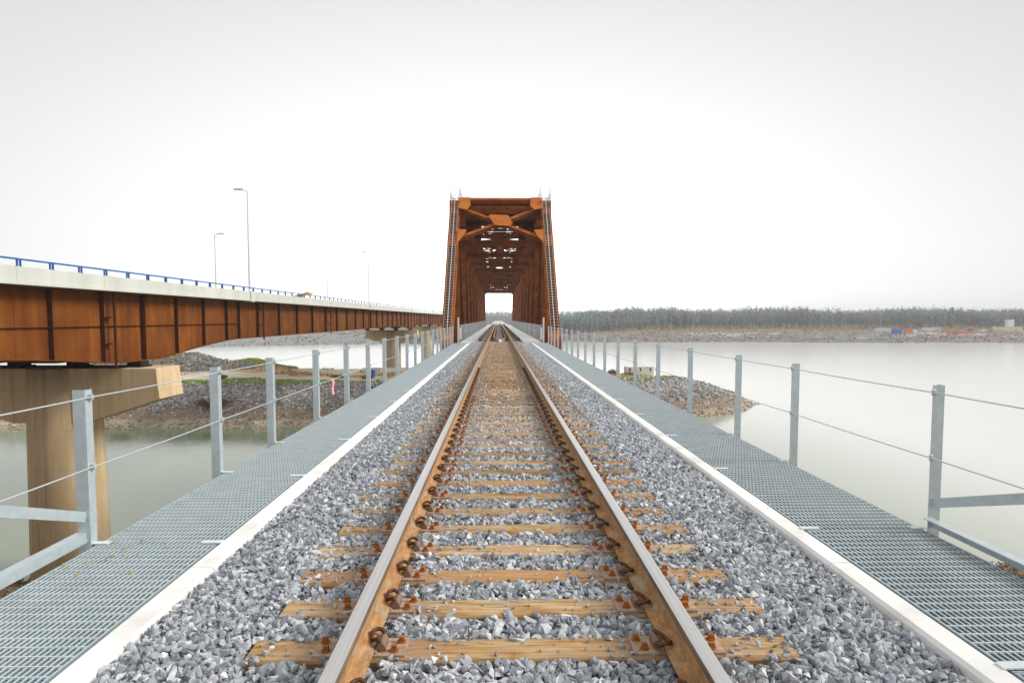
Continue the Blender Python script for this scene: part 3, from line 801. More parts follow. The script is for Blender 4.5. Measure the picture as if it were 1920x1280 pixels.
# ------------------------------------------------------------------ walkways on the approach span
BAY = 2.29
def walkway(s, label):
    xi, xo = KX + s * 2.29, DX + s * 3.20
    T_ = thing('walkway', label, 'walkway', ((xi + xo) / 2, Y0, ZC), 'steel grating walkways beside the ballast')
    y = Y0 + 0.2
    lo, hi = min(xi, xo), max(xi, xo)
    joints = []
    yy = JOINT0[s]
    while yy > Y0: yy -= BAY
    joints = [yy]
    while joints[-1] < Y1 - 0.5: joints.append(min(joints[-1] + BAY, Y1 + 0.1))
    for a, b_ in zip(joints[:-1], joints[1:]):
        a2, b2 = a + 0.006, b_ - 0.006
        mb = MB()
        nb = 27
        for i in range(nb):
            x = lo + 0.008 + (hi - lo - 0.016) * i / (nb - 1)
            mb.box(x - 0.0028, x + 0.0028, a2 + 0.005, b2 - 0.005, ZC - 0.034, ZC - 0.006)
            mb.cur = 1; mb.box(x - 0.0035, x + 0.0035, a2 + 0.005, b2 - 0.005, ZC - 0.0058, ZC - 0.0025); mb.cur = 0  # bar tops take the lighter rod colour, as if lit
        mb.cur = 1
        nr = int(round((b2 - a2) / 0.1016))
        for j in range(1, nr):
            yr = a2 + (b2 - a2) * j / nr
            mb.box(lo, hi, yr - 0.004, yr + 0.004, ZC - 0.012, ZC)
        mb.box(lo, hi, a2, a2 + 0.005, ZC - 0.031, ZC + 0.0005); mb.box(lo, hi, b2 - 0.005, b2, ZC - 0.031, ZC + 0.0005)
        mb.build('grating_panel', [M['grate_shaded'], M['rod']], T_)
        mb = MB()                                              # support channel under the joint, cantilevered from the kerb
        mb.box(lo + 0.004, hi + 0.06 if s > 0 else hi - 0.004, a - 0.05, a + 0.05, ZC - 0.16, ZC - 0.034) if s > 0 else mb.box(lo - 0.06, hi - 0.004, a - 0.05, a + 0.05, ZC - 0.16, ZC - 0.034)
        mb.build('support_bracket', M['galv'], T_)
        mb = MB()                                              # hold-down tab on the kerb side
        xt = xi + s * 0.05
        mb.box(min(xi - s * 0.035, xi + s * 0.115), max(xi - s * 0.035, xi + s * 0.115), a + 0.02, a + 0.085, ZC + 0.002, ZC + 0.010)
        mb.box(min(xi + s * 0.107, xi + s * 0.115), max(xi + s * 0.107, xi + s * 0.115), a + 0.02, a + 0.085, ZC - 0.02, ZC + 0.002)
        mb.build('hold_down_tab', M['galv_pale'], T_)
    for x in (lo - 0.003, hi + 0.003):
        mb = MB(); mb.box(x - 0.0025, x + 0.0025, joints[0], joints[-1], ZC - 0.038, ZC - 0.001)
        mb.build('edge_bar', M['grate_shaded'], T_)
    return T_

POSTS = {-1: [0.8, 3.07, 5.28], 1: [0.55, 3.10, 5.50]}
# post stations measured along the left and right fences (a short bay after the second post)
pl = [5.28, 7.77, 9.65]
while pl[-1] < 47: pl.append(pl[-1] + 2.42)
POSTS[-1] = [0.75, 3.0] + pl
pr = [5.55, 8.27, 10.25]
while pr[-1] < 47: pr.append(pr[-1] + 2.60)
POSTS[1] = [0.75, 3.05] + pr
JOINT0 = {-1: 5.28, 1: 5.55}
walkway(-1, 'left grey steel grating walkway, outside the left kerb')
walkway(1, 'right grey steel grating walkway, outside the right kerb')

POST_H = 1.16
def fence_post(parent, x, y, s, mat='galv'):
    a = 0.092; tk = 0.008; z0 = ZC - 0.22; z1 = ZC + POST_H
    mb = MB()
    if s < 0:     # left: flange facing along the track outward, the other flange running away from the viewer on the inner edge
        mb.prism([(x - a, y), (x, y), (x, y + a), (x - tk, y + a), (x - tk, y + tk), (x - a, y + tk)], 'z', z0, z1)
    else:
        mb.prism([(x, y), (x + a, y), (x + a, y + a), (x + a - tk, y + a), (x + a - tk, y + tk), (x, y + tk)], 'z', z0, z1)
    p = mb.build('post', M[mat], parent)
    mb = MB()
    xt = x if s < 0 else x
    mb.box(*( (xt + 0.001, xt + 0.115) if s < 0 else (xt - 0.115, xt - 0.001)), y + 0.01, y + 0.07, ZC + 0.003, ZC + 0.011)
    mb.build('foot_tab', M['galv_pale'], p)
    cx = x - 0.01 if s < 0 else x + 0.012
    for h in CABLES:
        mb = MB()
        z = ZC + h
        cxx = x + 0.012 if s < 0 else x - 0.004
        mb.tube([(cxx - 0.012, y + 0.05 if s < 0 else y - 0.012, z - 0.016), (cxx + 0.014, y + 0.05 if s < 0 else y - 0.012, z - 0.016)], 0.011, 6)
        mb.tube([(cxx - 0.012, y + 0.05 if s < 0 else y - 0.012, z + 0.016), (cxx + 0.014, y + 0.05 if s < 0 else y - 0.012, z + 0.016)], 0.011, 6)
        mb.box(cxx - 0.006, cxx + 0.018, (y + 0.03 if s < 0 else y - 0.03), (y + 0.068 if s < 0 else y - 0.004), z - 0.012, z + 0.012)
        mb.build('cable_clamp', M['shoulder'] if False else M['galv'], p)
    return p
CABLES = (0.585, 1.105)
def fence(s, ys, label, cable_to=None):
    xp = DX + s * 3.235
    T_ = thing('cable_fence', label, 'fence', (xp, ys[0], ZC), 'galvanized cable fences')
    for y in ys: fence_post(T_, xp, y, s)
    xc = xp + 0.02 if s < 0 else xp - 0.012
    for h in CABLES:
        pts = []
        for a, b_ in zip(ys[:-1], ys[1:]):
            for q in range(5):
                u = q / 5
                sag = 0.005 * 4 * u * (1 - u)
                yy = a + (b_ - a) * u + (0.05 if s < 0 else -0.016)
                pts.append((xc, yy, ZC + h - sag))
        pts.append((xc, ys[-1], ZC + h))
        mb = MB(); mb.tube(pts, 0.0055, 6); mb.build('cable', M['cable'], T_, smooth=True)
    return T_, xp
FL, xl = fence(-1, POSTS[-1], 'left galvanized post and cable fence, outside the left grating walkway')
FR, xr = fence(1, POSTS[1], 'right galvanized post and cable fence, outside the right grating walkway')
# braced end bays nearest the camera: bottom rail and rising diagonal between the first posts in front of and beside the camera
for s, T_, xp, ys in ((-1, FL, xl, POSTS[-1]), (1, FR, xr, POSTS[1])):
    ya, yb = ys[1], ys[2]
    xo = xp - 0.03 if s < 0 else xp + 0.03
    mb = MB()
    def angle_bar(p0, p1):
        p0 = Vector(p0); p1 = Vector(p1)
        mb.beam(p0, p1, 0.008, 0.075, (0, 0, 1))
        mb.beam(p0, p1, 0.07, 0.008, (0, 0, 1), 0.036 * (1 if s < 0 else 1), 0.0345)
    angle_bar((xo, yb, ZC + 0.06), (xo, ya + 0.04, ZC + 0.06)); mb.build('bottom_rail', M['galv'], T_)
    mb = MB(); mb.beam((xo, yb, ZC + 0.215), (xo, ya + 0.06, ZC + 0.93), 0.010, 0.075, (0, 0, 1)); mb.build('diagonal_brace', M['galv'], T_)
# flagging tape on the left lower cable
mb = MB(); yt = 13.0; zt = ZC + 0.57
vs = []; fs = []
for i in range(9):
    z = zt - i * 0.033; wv_ = 0.008 * math.sin(i * 0.9)
    vs += [(xl + 0.02 + wv_, yt - 0.02, z), (xl + 0.045 + wv_, yt + 0.022, z), (xl + 0.047 + wv_, yt + 0.022, z), (xl + 0.022 + wv_, yt - 0.02, z)]
for i in range(8):
    for j in range(4): fs.append((i * 4 + j, i * 4 + (j + 1) % 4, i * 4 + 4 + (j + 1) % 4, i * 4 + 4 + j))
mb.add(vs, fs); mb.tube([(xl + 0.01, yt - 0.02, zt - 0.005), (xl + 0.035, yt + 0.015, zt + 0.005)], 0.014, 6)
tag(mb.build('flagging_tape', M['pink'], loc=(xl, yt, zt)), 'pink flagging tape tied to the lower cable of the left fence', 'tape')
mb = MB(); lr = random.Random(3)
for i in range(26):
    lx, ly = lr.gauss(-2.72, 0.14), lr.gauss(5.1, 0.22); a = lr.uniform(0, 6.28); q = lr.uniform(0.008, 0.018)
    ux, uy = math.cos(a) * q, math.sin(a) * q
    mb.plate([(lx - ux, ly - uy, ZC + 0.004), (lx + uy * .6, ly - ux * .6, ZC + 0.012), (lx + ux, ly + uy, ZC + 0.006), (lx - uy * .6, ly + ux * .6, ZC + 0.005)], 0.001, (0, 0, 1))
tag(mb.build('fallen_leaves', simple('yellow_leaf', (0.45, 0.38, 0.04), (0.30, 0.30, 0.05), 30, 0.8, 0, 0)), 'few tiny yellow leaves caught in the left grating', kind='stuff')
# white posts at the end of the approach fences
for s in (-1, 1):
    mb = MB(); x = DX + s * 2.95; y = 49.6
    T_ = thing('marker_post', f'tall pale post with red bands on the {"left" if s < 0 else "right"} side of the truss entrance', 'marker post', (x, y, ZC), 'pale posts at the truss entrance')
    mb.box(x - 0.055, x + 0.055, y - 0.04, y + 0.04, ZC - 0.2, ZC + 1.75); mb.box(x - 0.1, x + 0.1, y - 0.08, y + 0.08, ZC - 0.2, ZC - 0.14); mb.build('post', M['galv_pale'], T_)
    mb = MB(); x2 = x - s * 0.14 ; mb.box(x2 - 0.06, x2 + 0.06, y - 0.02, y + 0.02, ZC + 0.25, ZC + 1.05); mb.build('panel', M['white'], T_)
    mb = MB(); mb.box(x2 - 0.062, x2 + 0.062, y - 0.023, y + 0.023, ZC + 1.052, ZC + 1.16); mb.build('red_band', M['orange'], T_)
    mb = MB(); mb.box(x2 - 0.062, x2 + 0.062, y - 0.023, y + 0.023, ZC + 0.07, ZC + 0.248); mb.build('red_band', M['orange'], T_)

# ------------------------------------------------------------------ truss bridge
PN, NP, TY = 11.5, 12, 50.2
nodes = [TY + PN * i for i in range(NP + 1)]
YE = nodes[-1]
HX = 3.83          # half spacing of truss planes
ZB, ZT = -1.05, 10.92
CW = 0.78
TR = thing('truss_bridge', 'tall rusty brown steel through truss carrying the railway over the river', 'bridge', (DX, TY, ZB))
def P3(s, y, z): return (DX + s * HX, y, z)
for s in (-1, 1):
    x = DX + s * HX
    mb = MB(); mb.beam(P3(s, nodes[0] - 0.4, ZB), P3(s, YE + 0.4, ZB), 0.70, 0.75); mb.build('bottom_chord', M['truss_steel'], TR)
    mb = MB()
    mb.beam(P3(s, nodes[1] - 0.3, ZT), P3(s, nodes[-2] + 0.3, ZT), CW, 0.80)
    mb.box(x - CW / 2 - 0.03, x + CW / 2 + 0.03, nodes[1] - 0.3, nodes[-2] + 0.3, ZT + 0.402, ZT + 0.435)
    mb.build('top_chord', M['truss_steel'], TR)
    for (a, b_) in ((nodes[0], nodes[1]), (nodes[-1], nodes[-2])):
        mb = MB()
        p0 = Vector(P3(s, a, ZB)); p1 = Vector(P3(s, b_, ZT)); d = (p1 - p0).normalized()
        # built-up box: two side webs with flanges, inner plate set back so the face is a shallow channel
        up = (0, -1 if b_ > a else 1, 0.4)
        mb.beam(p0, p1, 0.035, 0.85, up, -0.39, 0); mb.beam(p0, p1, 0.035, 0.85, up, 0.39, 0)
        mb.beam(p0, p1, 0.74, 0.03, up, 0, -0.25)
        mb.beam(p0, p1, 0.13, 0.035, up, -0.34, 0.44); mb.beam(p0, p1, 0.13, 0.035, up, 0.34, 0.44)
        mb.build('end_post', M['truss_steel'], TR)
        if a == nodes[0]:
            # perforated cover plates near top and mid height
            for (u0, u1) in ((0.905, 1.0), (0.66, 0.735), (0.0, 0.10)):
                q0 = p0.lerp(p1, u0); q1 = p0.lerp(p1, u1)
                mb = MB(); mb.beam(q0, q1, 0.84, 0.03, up, 0, 0.475); mb.build('cover_plate', M['gusset_steel'], TR)
    # verticals and diagonals
    for i in range(1, NP):
        mb = MB(); mb.ibeam(P3(s, nodes[i], ZB + 0.3), P3(s, nodes[i], ZT - 0.3), 0.46, 0.60, 0.035, 0.03, (1, 0, 0)); mb.build('vertical', M['truss_steel'], TR)
    for i in range(1, NP - 1):
        mid = NP / 2
        a, b_ = (ZT - 0.3, ZB + 0.3) if i < mid else (ZB + 0.3, ZT - 0.3)
        mb = MB(); mb.ibeam(P3(s, nodes[i] + 0.4, a), P3(s, nodes[i + 1] - 0.4, b_), 0.44, 0.54, 0.035, 0.03, (1, 0, 0)); mb.build('diagonal', M['truss_shaded'], TR)
    # gusset plates
    for i in range(NP + 1):
        for zc, sgn in ((ZB, 1), (ZT, -1)):
            if sgn < 0 and i in (0, NP): continue
            for side in (-1, 1):
                xx = x + side * (CW / 2 + 0.022 if sgn < 0 else 0.37)
                y = nodes[i]
                pts = [(xx, y - 1.1, zc - sgn * 0.35), (xx, y + 1.1, zc - sgn * 0.35), (xx, y + 1.1, zc + sgn * 0.45), (xx, y + 0.55, zc + sgn * 1.15), (xx, y - 0.55, zc + sgn * 1.15), (xx, y - 1.1, zc + sgn * 0.45)]
                mb = MB(); mb.plate(pts, 0.022, (1, 0, 0)); mb.build('gusset_plate', M['gusset_steel'], TR)
XI = HX - 0.40
# sway frames at interior nodes
ZS = 7.75
def sway(y, zlow=ZS):
    mb = MB()
    mb.ibeam((DX - XI, y, ZT + 0.05), (DX + XI, y, ZT + 0.05), 0.32, 0.40, 0.03, 0.02)
    mb.ibeam((DX - XI, y, zlow), (DX + XI, y, zlow), 0.34, 0.42, 0.03, 0.02)
    for a, b_ in ((-1, 1), (1, -1)):
        mb.ibeam((DX + a * (XI - 0.1), y + 0.012 * a, ZT - 0.25), (DX + b_ * (XI - 0.1), y + 0.012 * a, zlow + 0.32), 0.20, 0.22, 0.02, 0.02)
    zc = (ZT + zlow) / 2
    mb.plate([(DX - 0.55, y - 0.13, zc), (DX - 0.3, y - 0.13, zc + 0.26), (DX + 0.3, y - 0.13, zc + 0.26), (DX + 0.55, y - 0.13, zc), (DX + 0.3, y - 0.13, zc - 0.26), (DX - 0.3, y - 0.13, zc - 0.26)], 0.02, (0, 1, 0))
    for s in (-1, 1):
        mb.beam((DX + s * 0.2, y + 0.03, ZT - 0.1), (DX + s * 1.75, y + 0.03, zc + 0.75), 0.10, 0.10); mb.beam((DX + s * 0.2, y + 0.03, zlow + 0.2), (DX + s * 1.75, y + 0.03, zc - 0.75), 0.10, 0.10)
    for s in (-1, 1):
        mb.plate([(DX + s * XI, y - 0.14, ZT - 0.2), (DX + s * (XI - 1.3), y - 0.14, ZT - 0.15), (DX + s * (XI - 1.2), y - 0.14, ZT - 0.7), (DX + s * XI, y - 0.14, ZT - 1.3)], 0.02, (0, 1, 0))
        mb.plate([(DX + s * XI, y - 0.14, zlow + 0.2), (DX + s * (XI - 1.3), y - 0.14, zlow + 0.2), (DX + s * (XI - 1.1), y - 0.14, zlow + 0.7), (DX + s * XI, y - 0.14, zlow + 1.3)], 0.02, (0, 1, 0))
        mb.plate([(DX + s * XI, y, zlow - 0.22), (DX + s * (XI - 0.4), y, zlow - 0.22), (DX + s * XI, y, zlow - 0.6)], 0.02, (0, 1, 0))
    mb.build('sway_frame', M['truss_shaded'], TR)
for i in range(1, NP): sway(nodes[i])
for i in range(1, NP - 1):
    mb = MB(); a, b_ = nodes[i], nodes[i + 1]; zl = ZT + 0.02
    ym = (a + b_) / 2
    for ya_, yb_ in ((a + 0.2, ym - 0.15), (ym + 0.15, b_ - 0.2)):
        mb.ibeam((DX - XI, ya_, zl), (DX + XI, yb_, zl), 0.17, 0.16, 0.02, 0.02)
        mb.ibeam((DX + XI, ya_, zl - 0.012), (DX - XI, yb_, zl - 0.012), 0.17, 0.16, 0.02, 0.02)
    if i < 4:
        for yq in (a + 2.9, ym, ym + 2.9): mb.box(DX - 0.75, DX + 0.75, yq - 0.75, yq + 0.75, zl + 0.11, zl + 0.13)
        mb.ibeam((DX - XI, ym, zl), (DX + XI, ym, zl), 0.2, 0.2, 0.02, 0.02)
    ww_ = {1: 2.7, 2: 1.5}.get(i, 0.95)
    for s in (-1, 1): mb.box(min(DX + s * (XI - ww_), DX + s * (XI - 0.02)), max(DX + s * (XI - ww_), DX + s * (XI - 0.02)), a - (0.0 if i > 1 else 0.3), b_ - 0.004, zl + 0.2, zl + 0.235)
    
    mb.build('top_lateral_bracing', M['truss_shaded'], TR)
# portal bracing lies in the inclined plane of the end posts
def portal(front):
    a, b_ = (nodes[0], nodes[1]) if front else (nodes[-1], nodes[-2])
    p0 = Vector((DX, a, ZB)); p1 = Vector((DX, b_, ZT + 0.25)); d = (p1 - p0); nrm = Vector((0, -1, 0)) if front else Vector((0, 1, 0))
    nrm = Vector((1, 0, 0)).cross(d).normalized(); nrm = nrm if (nrm.y < 0) == front else -nrm
    def Q(x, u, o=0.0): return p0 + d * u + Vector((x, 0, 0)) + nrm * o
    mb = MB()
    T1, T0 = 0.99, 0.672
    mb.beam(Q(-XI - 0.1, T1, 0.35), Q(XI + 0.1, T1, 0.35), 0.30, 0.40, nrm)        # top strut
    mb.beam(Q(-XI, T1 - 0.045, 0.0), Q(XI, T1 - 0.045, 0.0), 0.03, 0.7, nrm)
    for s in (-1, 1):
        mb.ibeam(Q(s * (XI - 0.1), T1 - 0.055, 0.25), Q(-s * (XI - 0.1), T0 + 0.035, 0.25 + 0.012 * s), 0.28, 0.30, 0.025, 0.02, nrm)
    mb.build('portal_bracing', M['truss_steel'], TR)
    for s in (-1, 1):
        mb = MB(); mb.plate([Q(s * (XI + 0.1), T1 + 0.012, 0.56), Q(s * (XI - 0.85), T1 + 0.012, 0.56), Q(s * (XI - 0.95), T1 - 0.05, 0.56), Q(s * (XI - 0.65), T1 - 0.085, 0.56), Q(s * (XI + 0.1), T1 - 0.075, 0.56)], 0.02, nrm)
        mb.build('portal_gusset', M['gusset_steel'], TR)
        mb = MB(); mb.plate([Q(s * (XI + 0.05), T0 + 0.085, 0.56), Q(s * (XI - 0.70), T0 + 0.08, 0.56), Q(s * (XI - 0.50), T0 + 0.04, 0.56), Q(s * (XI + 0.05), T0 - 0.02, 0.56)], 0.02, nrm)
        mb.build('portal_gusset', M['gusset_steel'], TR)
    uc = (T1 - 0.055 + T0 + 0.045) / 2
    mb = MB(); mb.plate([Q(-1.0, uc + 0.030, 0.56), Q(-0.75, uc + 0.042, 0.56), Q(0.65, uc + 0.035, 0.56), Q(1.0, uc - 0.025, 0.56), Q(0.75, uc - 0.045, 0.56), Q(-0.45, uc - 0.040, 0.56)], 0.024, nrm)
    mb.build('portal_gusset', M['gusset_steel'], TR)
    return Q
Q = portal(True); portal(False)
# floor system
mb = MB()
for i in range(NP + 1):
    mb.ibeam((DX - HX + 0.3, nodes[i], -1.15), (DX + HX - 0.3, nodes[i], -1.15), 0.35, 0.95)
mb.build('floor_beams', M['truss_shaded'], TR)
for s in (-1, 1):
    mb = MB(); mb.ibeam((DX + s * 1.05, nodes[0] - 0.5, -0.86), (DX + s * 1.05, YE + 0.5, -0.86), 0.36, 0.72); mb.build('stringer', M['truss_shaded'], TR)
# ladders up the near end posts
p0 = Vector((0, nodes[0], ZB)); p1 = Vector((0, nodes[1], ZT)); dv = (p1 - p0); nrm = Vector((1, 0, 0)).cross(dv).normalized(); nrm = nrm if nrm.y < 0 else -nrm
for s in (-1, 1):
    lad = None
    x = DX + s * HX
    def L(xx, u, o): q = p0 + dv * u + nrm * o; return (x + xx, q.y, q.z)
    mb = MB(); 
    for xx in (-0.27, 0.27): mb.beam(L(xx, 0.09, 0.56), L(xx, 1.04, 0.56), 0.03, 0.06, nrm)
    n = 54
    for i in range(n): 
        u = 0.095 + 0.92 * i / (n - 1); mb.beam(L(-0.27, u, 0.56), L(0.27, u, 0.56), 0.05, 0.05, nrm)
    lad = mb.build('ladder', M['plate'], TR)
    mb = MB(); mb.beam(L(0.0, 0.10, 0.61), L(0.0, 1.05, 0.61), 0.055, 0.03, nrm); mb.build('safety_rail', M['galv'], lad)
    # top chord walkway railing
    mb = MB()
    for side in (-1, 1):
        xx = x + side * 0.42
        ys = np.arange(nodes[1] - 0.5, nodes[-2], 1.5)
        for y in ys: mb.box(xx - 0.022, xx + 0.022, y - 0.022, y + 0.022, ZT + 0.43, ZT + 1.50)
        for h in (0.70, 0.95, 1.22, 1.49): mb.tube([(xx, float(ys[0]), ZT + h), (xx, float(ys[-1]), ZT + h)], 0.010, 5)
    for xx in (-0.42, -0.14, 0.14): pass
    # hoop and short grab posts at ladder head
    for side in (-1, 1):
        xx = x + side * 0.28
        mb.tube([(xx, nodes[1] - 0.7, ZT + 0.2), (xx + side * 0.12, nodes[1] - 1.0, ZT + 0.9), (xx + side * 0.08, nodes[1] - 0.8, ZT + 1.55), (xx, nodes[1] - 0.2, ZT + 1.55)], 0.022, 6)
    mb.build('chord_railing', M['galv'], TR)
# piers for the truss
for y in (TY - 0.6, YE + 0.6, 262.0, 337.0, 412.0):
    mb = MB(); mb.box(DX - 5.4, DX + 5.4, y - 1.5, y + 1.5, -4.2, -1.55 if y < 200 else -3.1)
    mb.prism([(DX - 3.2, y - 1.4), (DX + 3.2, y - 1.4), (DX + 4.2, y), (DX + 3.2, y + 1.4), (DX - 3.2, y + 1.4), (DX - 4.2, y)], 'z', -19, -4.203)
    o = mb.build('bridge_pier', M['pier'], loc=(DX, y, -15))
    tag(o, {TY - 0.6: 'tan concrete pier under the near end of the brown truss', YE + 0.6: 'tan concrete pier under the far end of the brown truss'}.get(y, 'tan concrete pier under the far railway span beyond the truss'), 'bridge pier', 'railway bridge piers')
# far railway span beyond the truss
FAR = thing('railway_far_span', 'railway girder span running on beyond the far end of the truss', 'bridge', (DX, YE + 1, -3))
mb = MB(); mb.box(DX - 2.37, DX + 2.37, YE + 0.8, 505, -0.75, -0.34); mb.build('deck_slab', M['concrete'], FAR)
for s in (-1, 1):
    mb = MB(); mb.ibeam((DX + s * 1.5, YE + 0.8, -1.9), (DX + s * 1.5, 505, -1.9), 0.5, 2.2, 0.05, 0.03); mb.build('girder', M['girder'], FAR)

# deck inside the truss
mb = MB(); mb.box(-1.30, 1.30, -0.12, 0.12, -0.24, 0)
dk = mb.mesh('bridge_sleeper', M['dark_timber'])
yb = [TY - 0.35 + 0.42 * i for i in range(int((YE - TY + 0.7) / 0.42))]
for i, y in enumerate(yb):
    if i < 200:
        o = bpy.data.objects.new('bridge_sleeper', dk); COL.objects.link(o); o.location = (TX, y, -0.20)
        tag(o, 'dark timber sleeper of the open deck inside the truss', 'railway sleeper', 'dark deck timbers inside the truss')
mb = MB()
for y in yb[200:]: mb.box(TX - 1.3, TX + 1.3, y - 0.12, y + 0.12, -0.44, -0.20)
tag(mb.build('bridge_sleepers', M['dark_timber']), 'dark timber sleepers packed close at the far end of the truss deck', kind='stuff')
for s in (-1, 1):
    side = 'left' if s < 0 else 'right'
    mb = MB(); x = TX + s * 1.36; mb.box(x - 0.10, x + 0.10, TY - 0.3, YE, -0.20, -0.02)
    tag(mb.build('guard_timber', M['dark_timber'], loc=(x, TY, -0.2)), f'long dark guard timber along the {side} edge of the truss deck', 'timber', 'guard timbers')
    mb = MB(); x = TX + s * 1.03; mb.box(x - 0.22, x + 0.22, TY + 0.0, YE, -0.196, -0.185)
    tag(mb.build('deck_plank', M['trackpan'], loc=(x, TY, -0.2)), f'brown dusty deck board outside the {side} rail within the truss', 'deck board', 'brown deck boards')
    # guard rails converging on a nose
    xg = TX + s * 0.46
    prof = rail_profile(0.82); mb = MB()
    path = [(TX + s * 0.03, 47.4), (TX + s * 0.11, 48.1), (xg, 54.2), (xg, YE - 5)]
    n = len(prof); vs = []
    for (xx, yy) in path: vs += [(xx + p_[0], yy, p_[1] - 0.035) for p_ in prof]
    fs = []
    for i in range(len(path) - 1):
        for j in range(n): fs.append((i * n + j, i * n + (j + 1) % n, (i + 1) * n + (j + 1) % n, (i + 1) * n + j))
    fs += [tuple(range(n)), tuple((len(path) - 1) * n + j for j in range(n - 1, -1, -1))]
    mb.add(vs, fs)
    tag(mb.build('guard_rail', M['rail_rust'], loc=(xg, 48, -0.2)), f'{side} inner guard rail bending in to the pointed nose', 'rail', 'inner guard rails')
    # walkway plates inside the truss
    mb = MB(); a, b_ = DX + s * 1.62, DX + s * 2.90
    k = 0; y = TY - 0.4
    while y < YE:
        y2 = min(y + 2.3, YE); mb.box(min(a, b_), max(a, b_), y + 0.004, y2 - 0.004, ZC - 0.04, ZC); y = y2
    tag(mb.build('deck_walkway', M['galv_pale'], loc=((a + b_) / 2, TY, ZC)), f'pale grey plate walkway along the {side} side inside the truss', 'walkway', 'plate walkways inside the truss')
    ys = [58.5 + 2.29 * i for i in range(56)]
    fence(s, [y_ for y_ in ys if y_ < YE], f'{side} run of close grey fence posts inside the truss')[0]
mb = MB(); mb.box(TX - 0.30, TX + 0.30, TY + 1.2, YE, -0.196, -0.16)
tag(mb.build('centre_walkway', M['walkplate'], loc=(TX, TY, -0.2)), 'dark purplish grey plate between the guard rails', 'walkway')
mb = MB(); mb.prism([(TX - 0.10, 47.42), (TX, 46.9), (TX + 0.10, 47.42), (TX + 0.10, 47.9), (TX - 0.10, 47.9)], 'z', -0.19, -0.02); mb.box(TX - 0.16, TX + 0.16, 47.5, 47.8, -0.192, -0.17)
tag(mb.build('guard_rail_nose', M['white'], loc=(TX, 47.5, -0.19), bevel=0.01), 'pale pointed nose where the guard rails meet', 'guard rail nose')

# ------------------------------------------------------------------ highway bridge
HE = -21.4          # slab edge nearest the railway
HF = -34.6
HY0, HY1 = 4.0, 520.0
ZTOP = 3.70; ZSL = 2.93
HW = thing('highway_bridge', 'long highway girder bridge with pale barrier and orange brown steel girders', 'bridge', (-28, 45, ZSL))
mb = MB()
mb.box(HF, HE, HY0, HY1, ZSL - 0.05, ZSL + 0.06)
mb.build('deck_slab', M['fascia'], HW)
mb = MB(); mb.box(HF + 0.45, HE - 0.45, HY0, HY1, ZSL + 0.064, ZSL + 0.11); mb.build('road_surface', M['asphalt'], HW)
def barrier(xe, s):
    # concrete cast in lengths with narrow joints, thickened pilasters under the lamps
    mb = MB(); y = HY0; k = 0
    while y < HY1:
        y2 = min(y + 7.1, HY1)
        poly = [(xe, ZSL + 0.061), (xe, ZTOP - 0.01), (xe - s * 0.02, ZTOP), (xe - s * 0.24, ZTOP), (xe - s * 0.30, ZTOP - 0.5), (xe - s * 0.42, ZSL + 0.061)]
        mb.prism(poly, 'y', y + 0.006, y2 - 0.006); y = y2
    mb.box(min(xe + s * 0.035, xe - s * 0.0), max(xe + s * 0.035, xe), HY0, HY1, ZSL - 0.04, ZSL + 0.13)
    return mb.build('barrier', M['concrete'], HW)
barrier(HE, 1); barrier(HF, -1)
def blue_rail(xe, s, parts):
    x = xe - s * 0.10
    mb = MB(); mb.beam((x, HY0, ZTOP + 0.33), (x, HY1, ZTOP + 0.33), 0.09, 0.075)
    rl_ = mb.build('railing_bar', M['blue'], HW)
    ys = np.arange(6.6 + 0.06, HY1, 2.37)
    proto = None; rest = MB()
    def one(mb, y):
        for dy in (-0.11, 0.11): mb.box(x - 0.035, x + 0.035, y + dy - 0.035, y + dy + 0.035, ZTOP, ZTOP + 0.29)
        mb.box(x - 0.06, x + 0.06, y - 0.17, y + 0.17, ZTOP, ZTOP + 0.02)
    for i, y in enumerate(ys):
        if i < 100 and parts:
            mb = MB(); one(mb, y); mb.build('railing_post', M['blue'], HW)
        else: one(rest, y)
    tag(rest.build('railing_posts', M['blue'], HW), kind='stuff')
blue_rail(HE, 1, True)
# girders, haunched over the piers
PIERS = [45.0, 184.0, 274.0, 364.0, 454.0]
def zbot(y):
    d = min(abs(y - p) for p in PIERS)
    base = -0.33
    return base - 0.88 * (1 - min(1, max(0, (d - 3) / 13.5)) ** 1.0) ** 1.5 if d > 3 else base - 0.88
GX = [-22.5, -26.2, -29.8, -33.5]
ys = [HY0]
while ys[-1] < HY1:
    ys.append(min(HY1, ys[-1] + (1.2 if min(abs(ys[-1] - p) for p in PIERS) < 20 else 4)))
for gi, x in enumerate(GX):
    mb = MB(); zt = ZSL - 0.052
    vs = []
    # web
    for y in ys: vs += [(x - 0.012, y, zbot(y)), (x + 0.012, y, zbot(y)), (x + 0.012, y, zt), (x - 0.012, y, zt)]
    fs = []
    for i in range(len(ys) - 1):
        for j in range(4): fs.append((i * 4 + j, i * 4 + (j + 1) % 4, i * 4 + 4 + (j + 1) % 4, i * 4 + 4 + j))
    mb.add(vs, fs)
    vs = []
    for y in ys:
        zb_ = zbot(y); vs += [(x - 0.30, y, zb_ - 0.05), (x + 0.30, y, zb_ - 0.05), (x + 0.30, y, zb_), (x - 0.30, y, zb_)]
    mb.add(vs, fs + [(0, 1, 2, 3), tuple((len(ys) - 1) * 4 + j for j in range(4))])
    mb.box(x - 0.22, x + 0.22, HY0, HY1, zt - 0.042, zt - 0.002)
    mb.build('girder', M['girder'], HW)
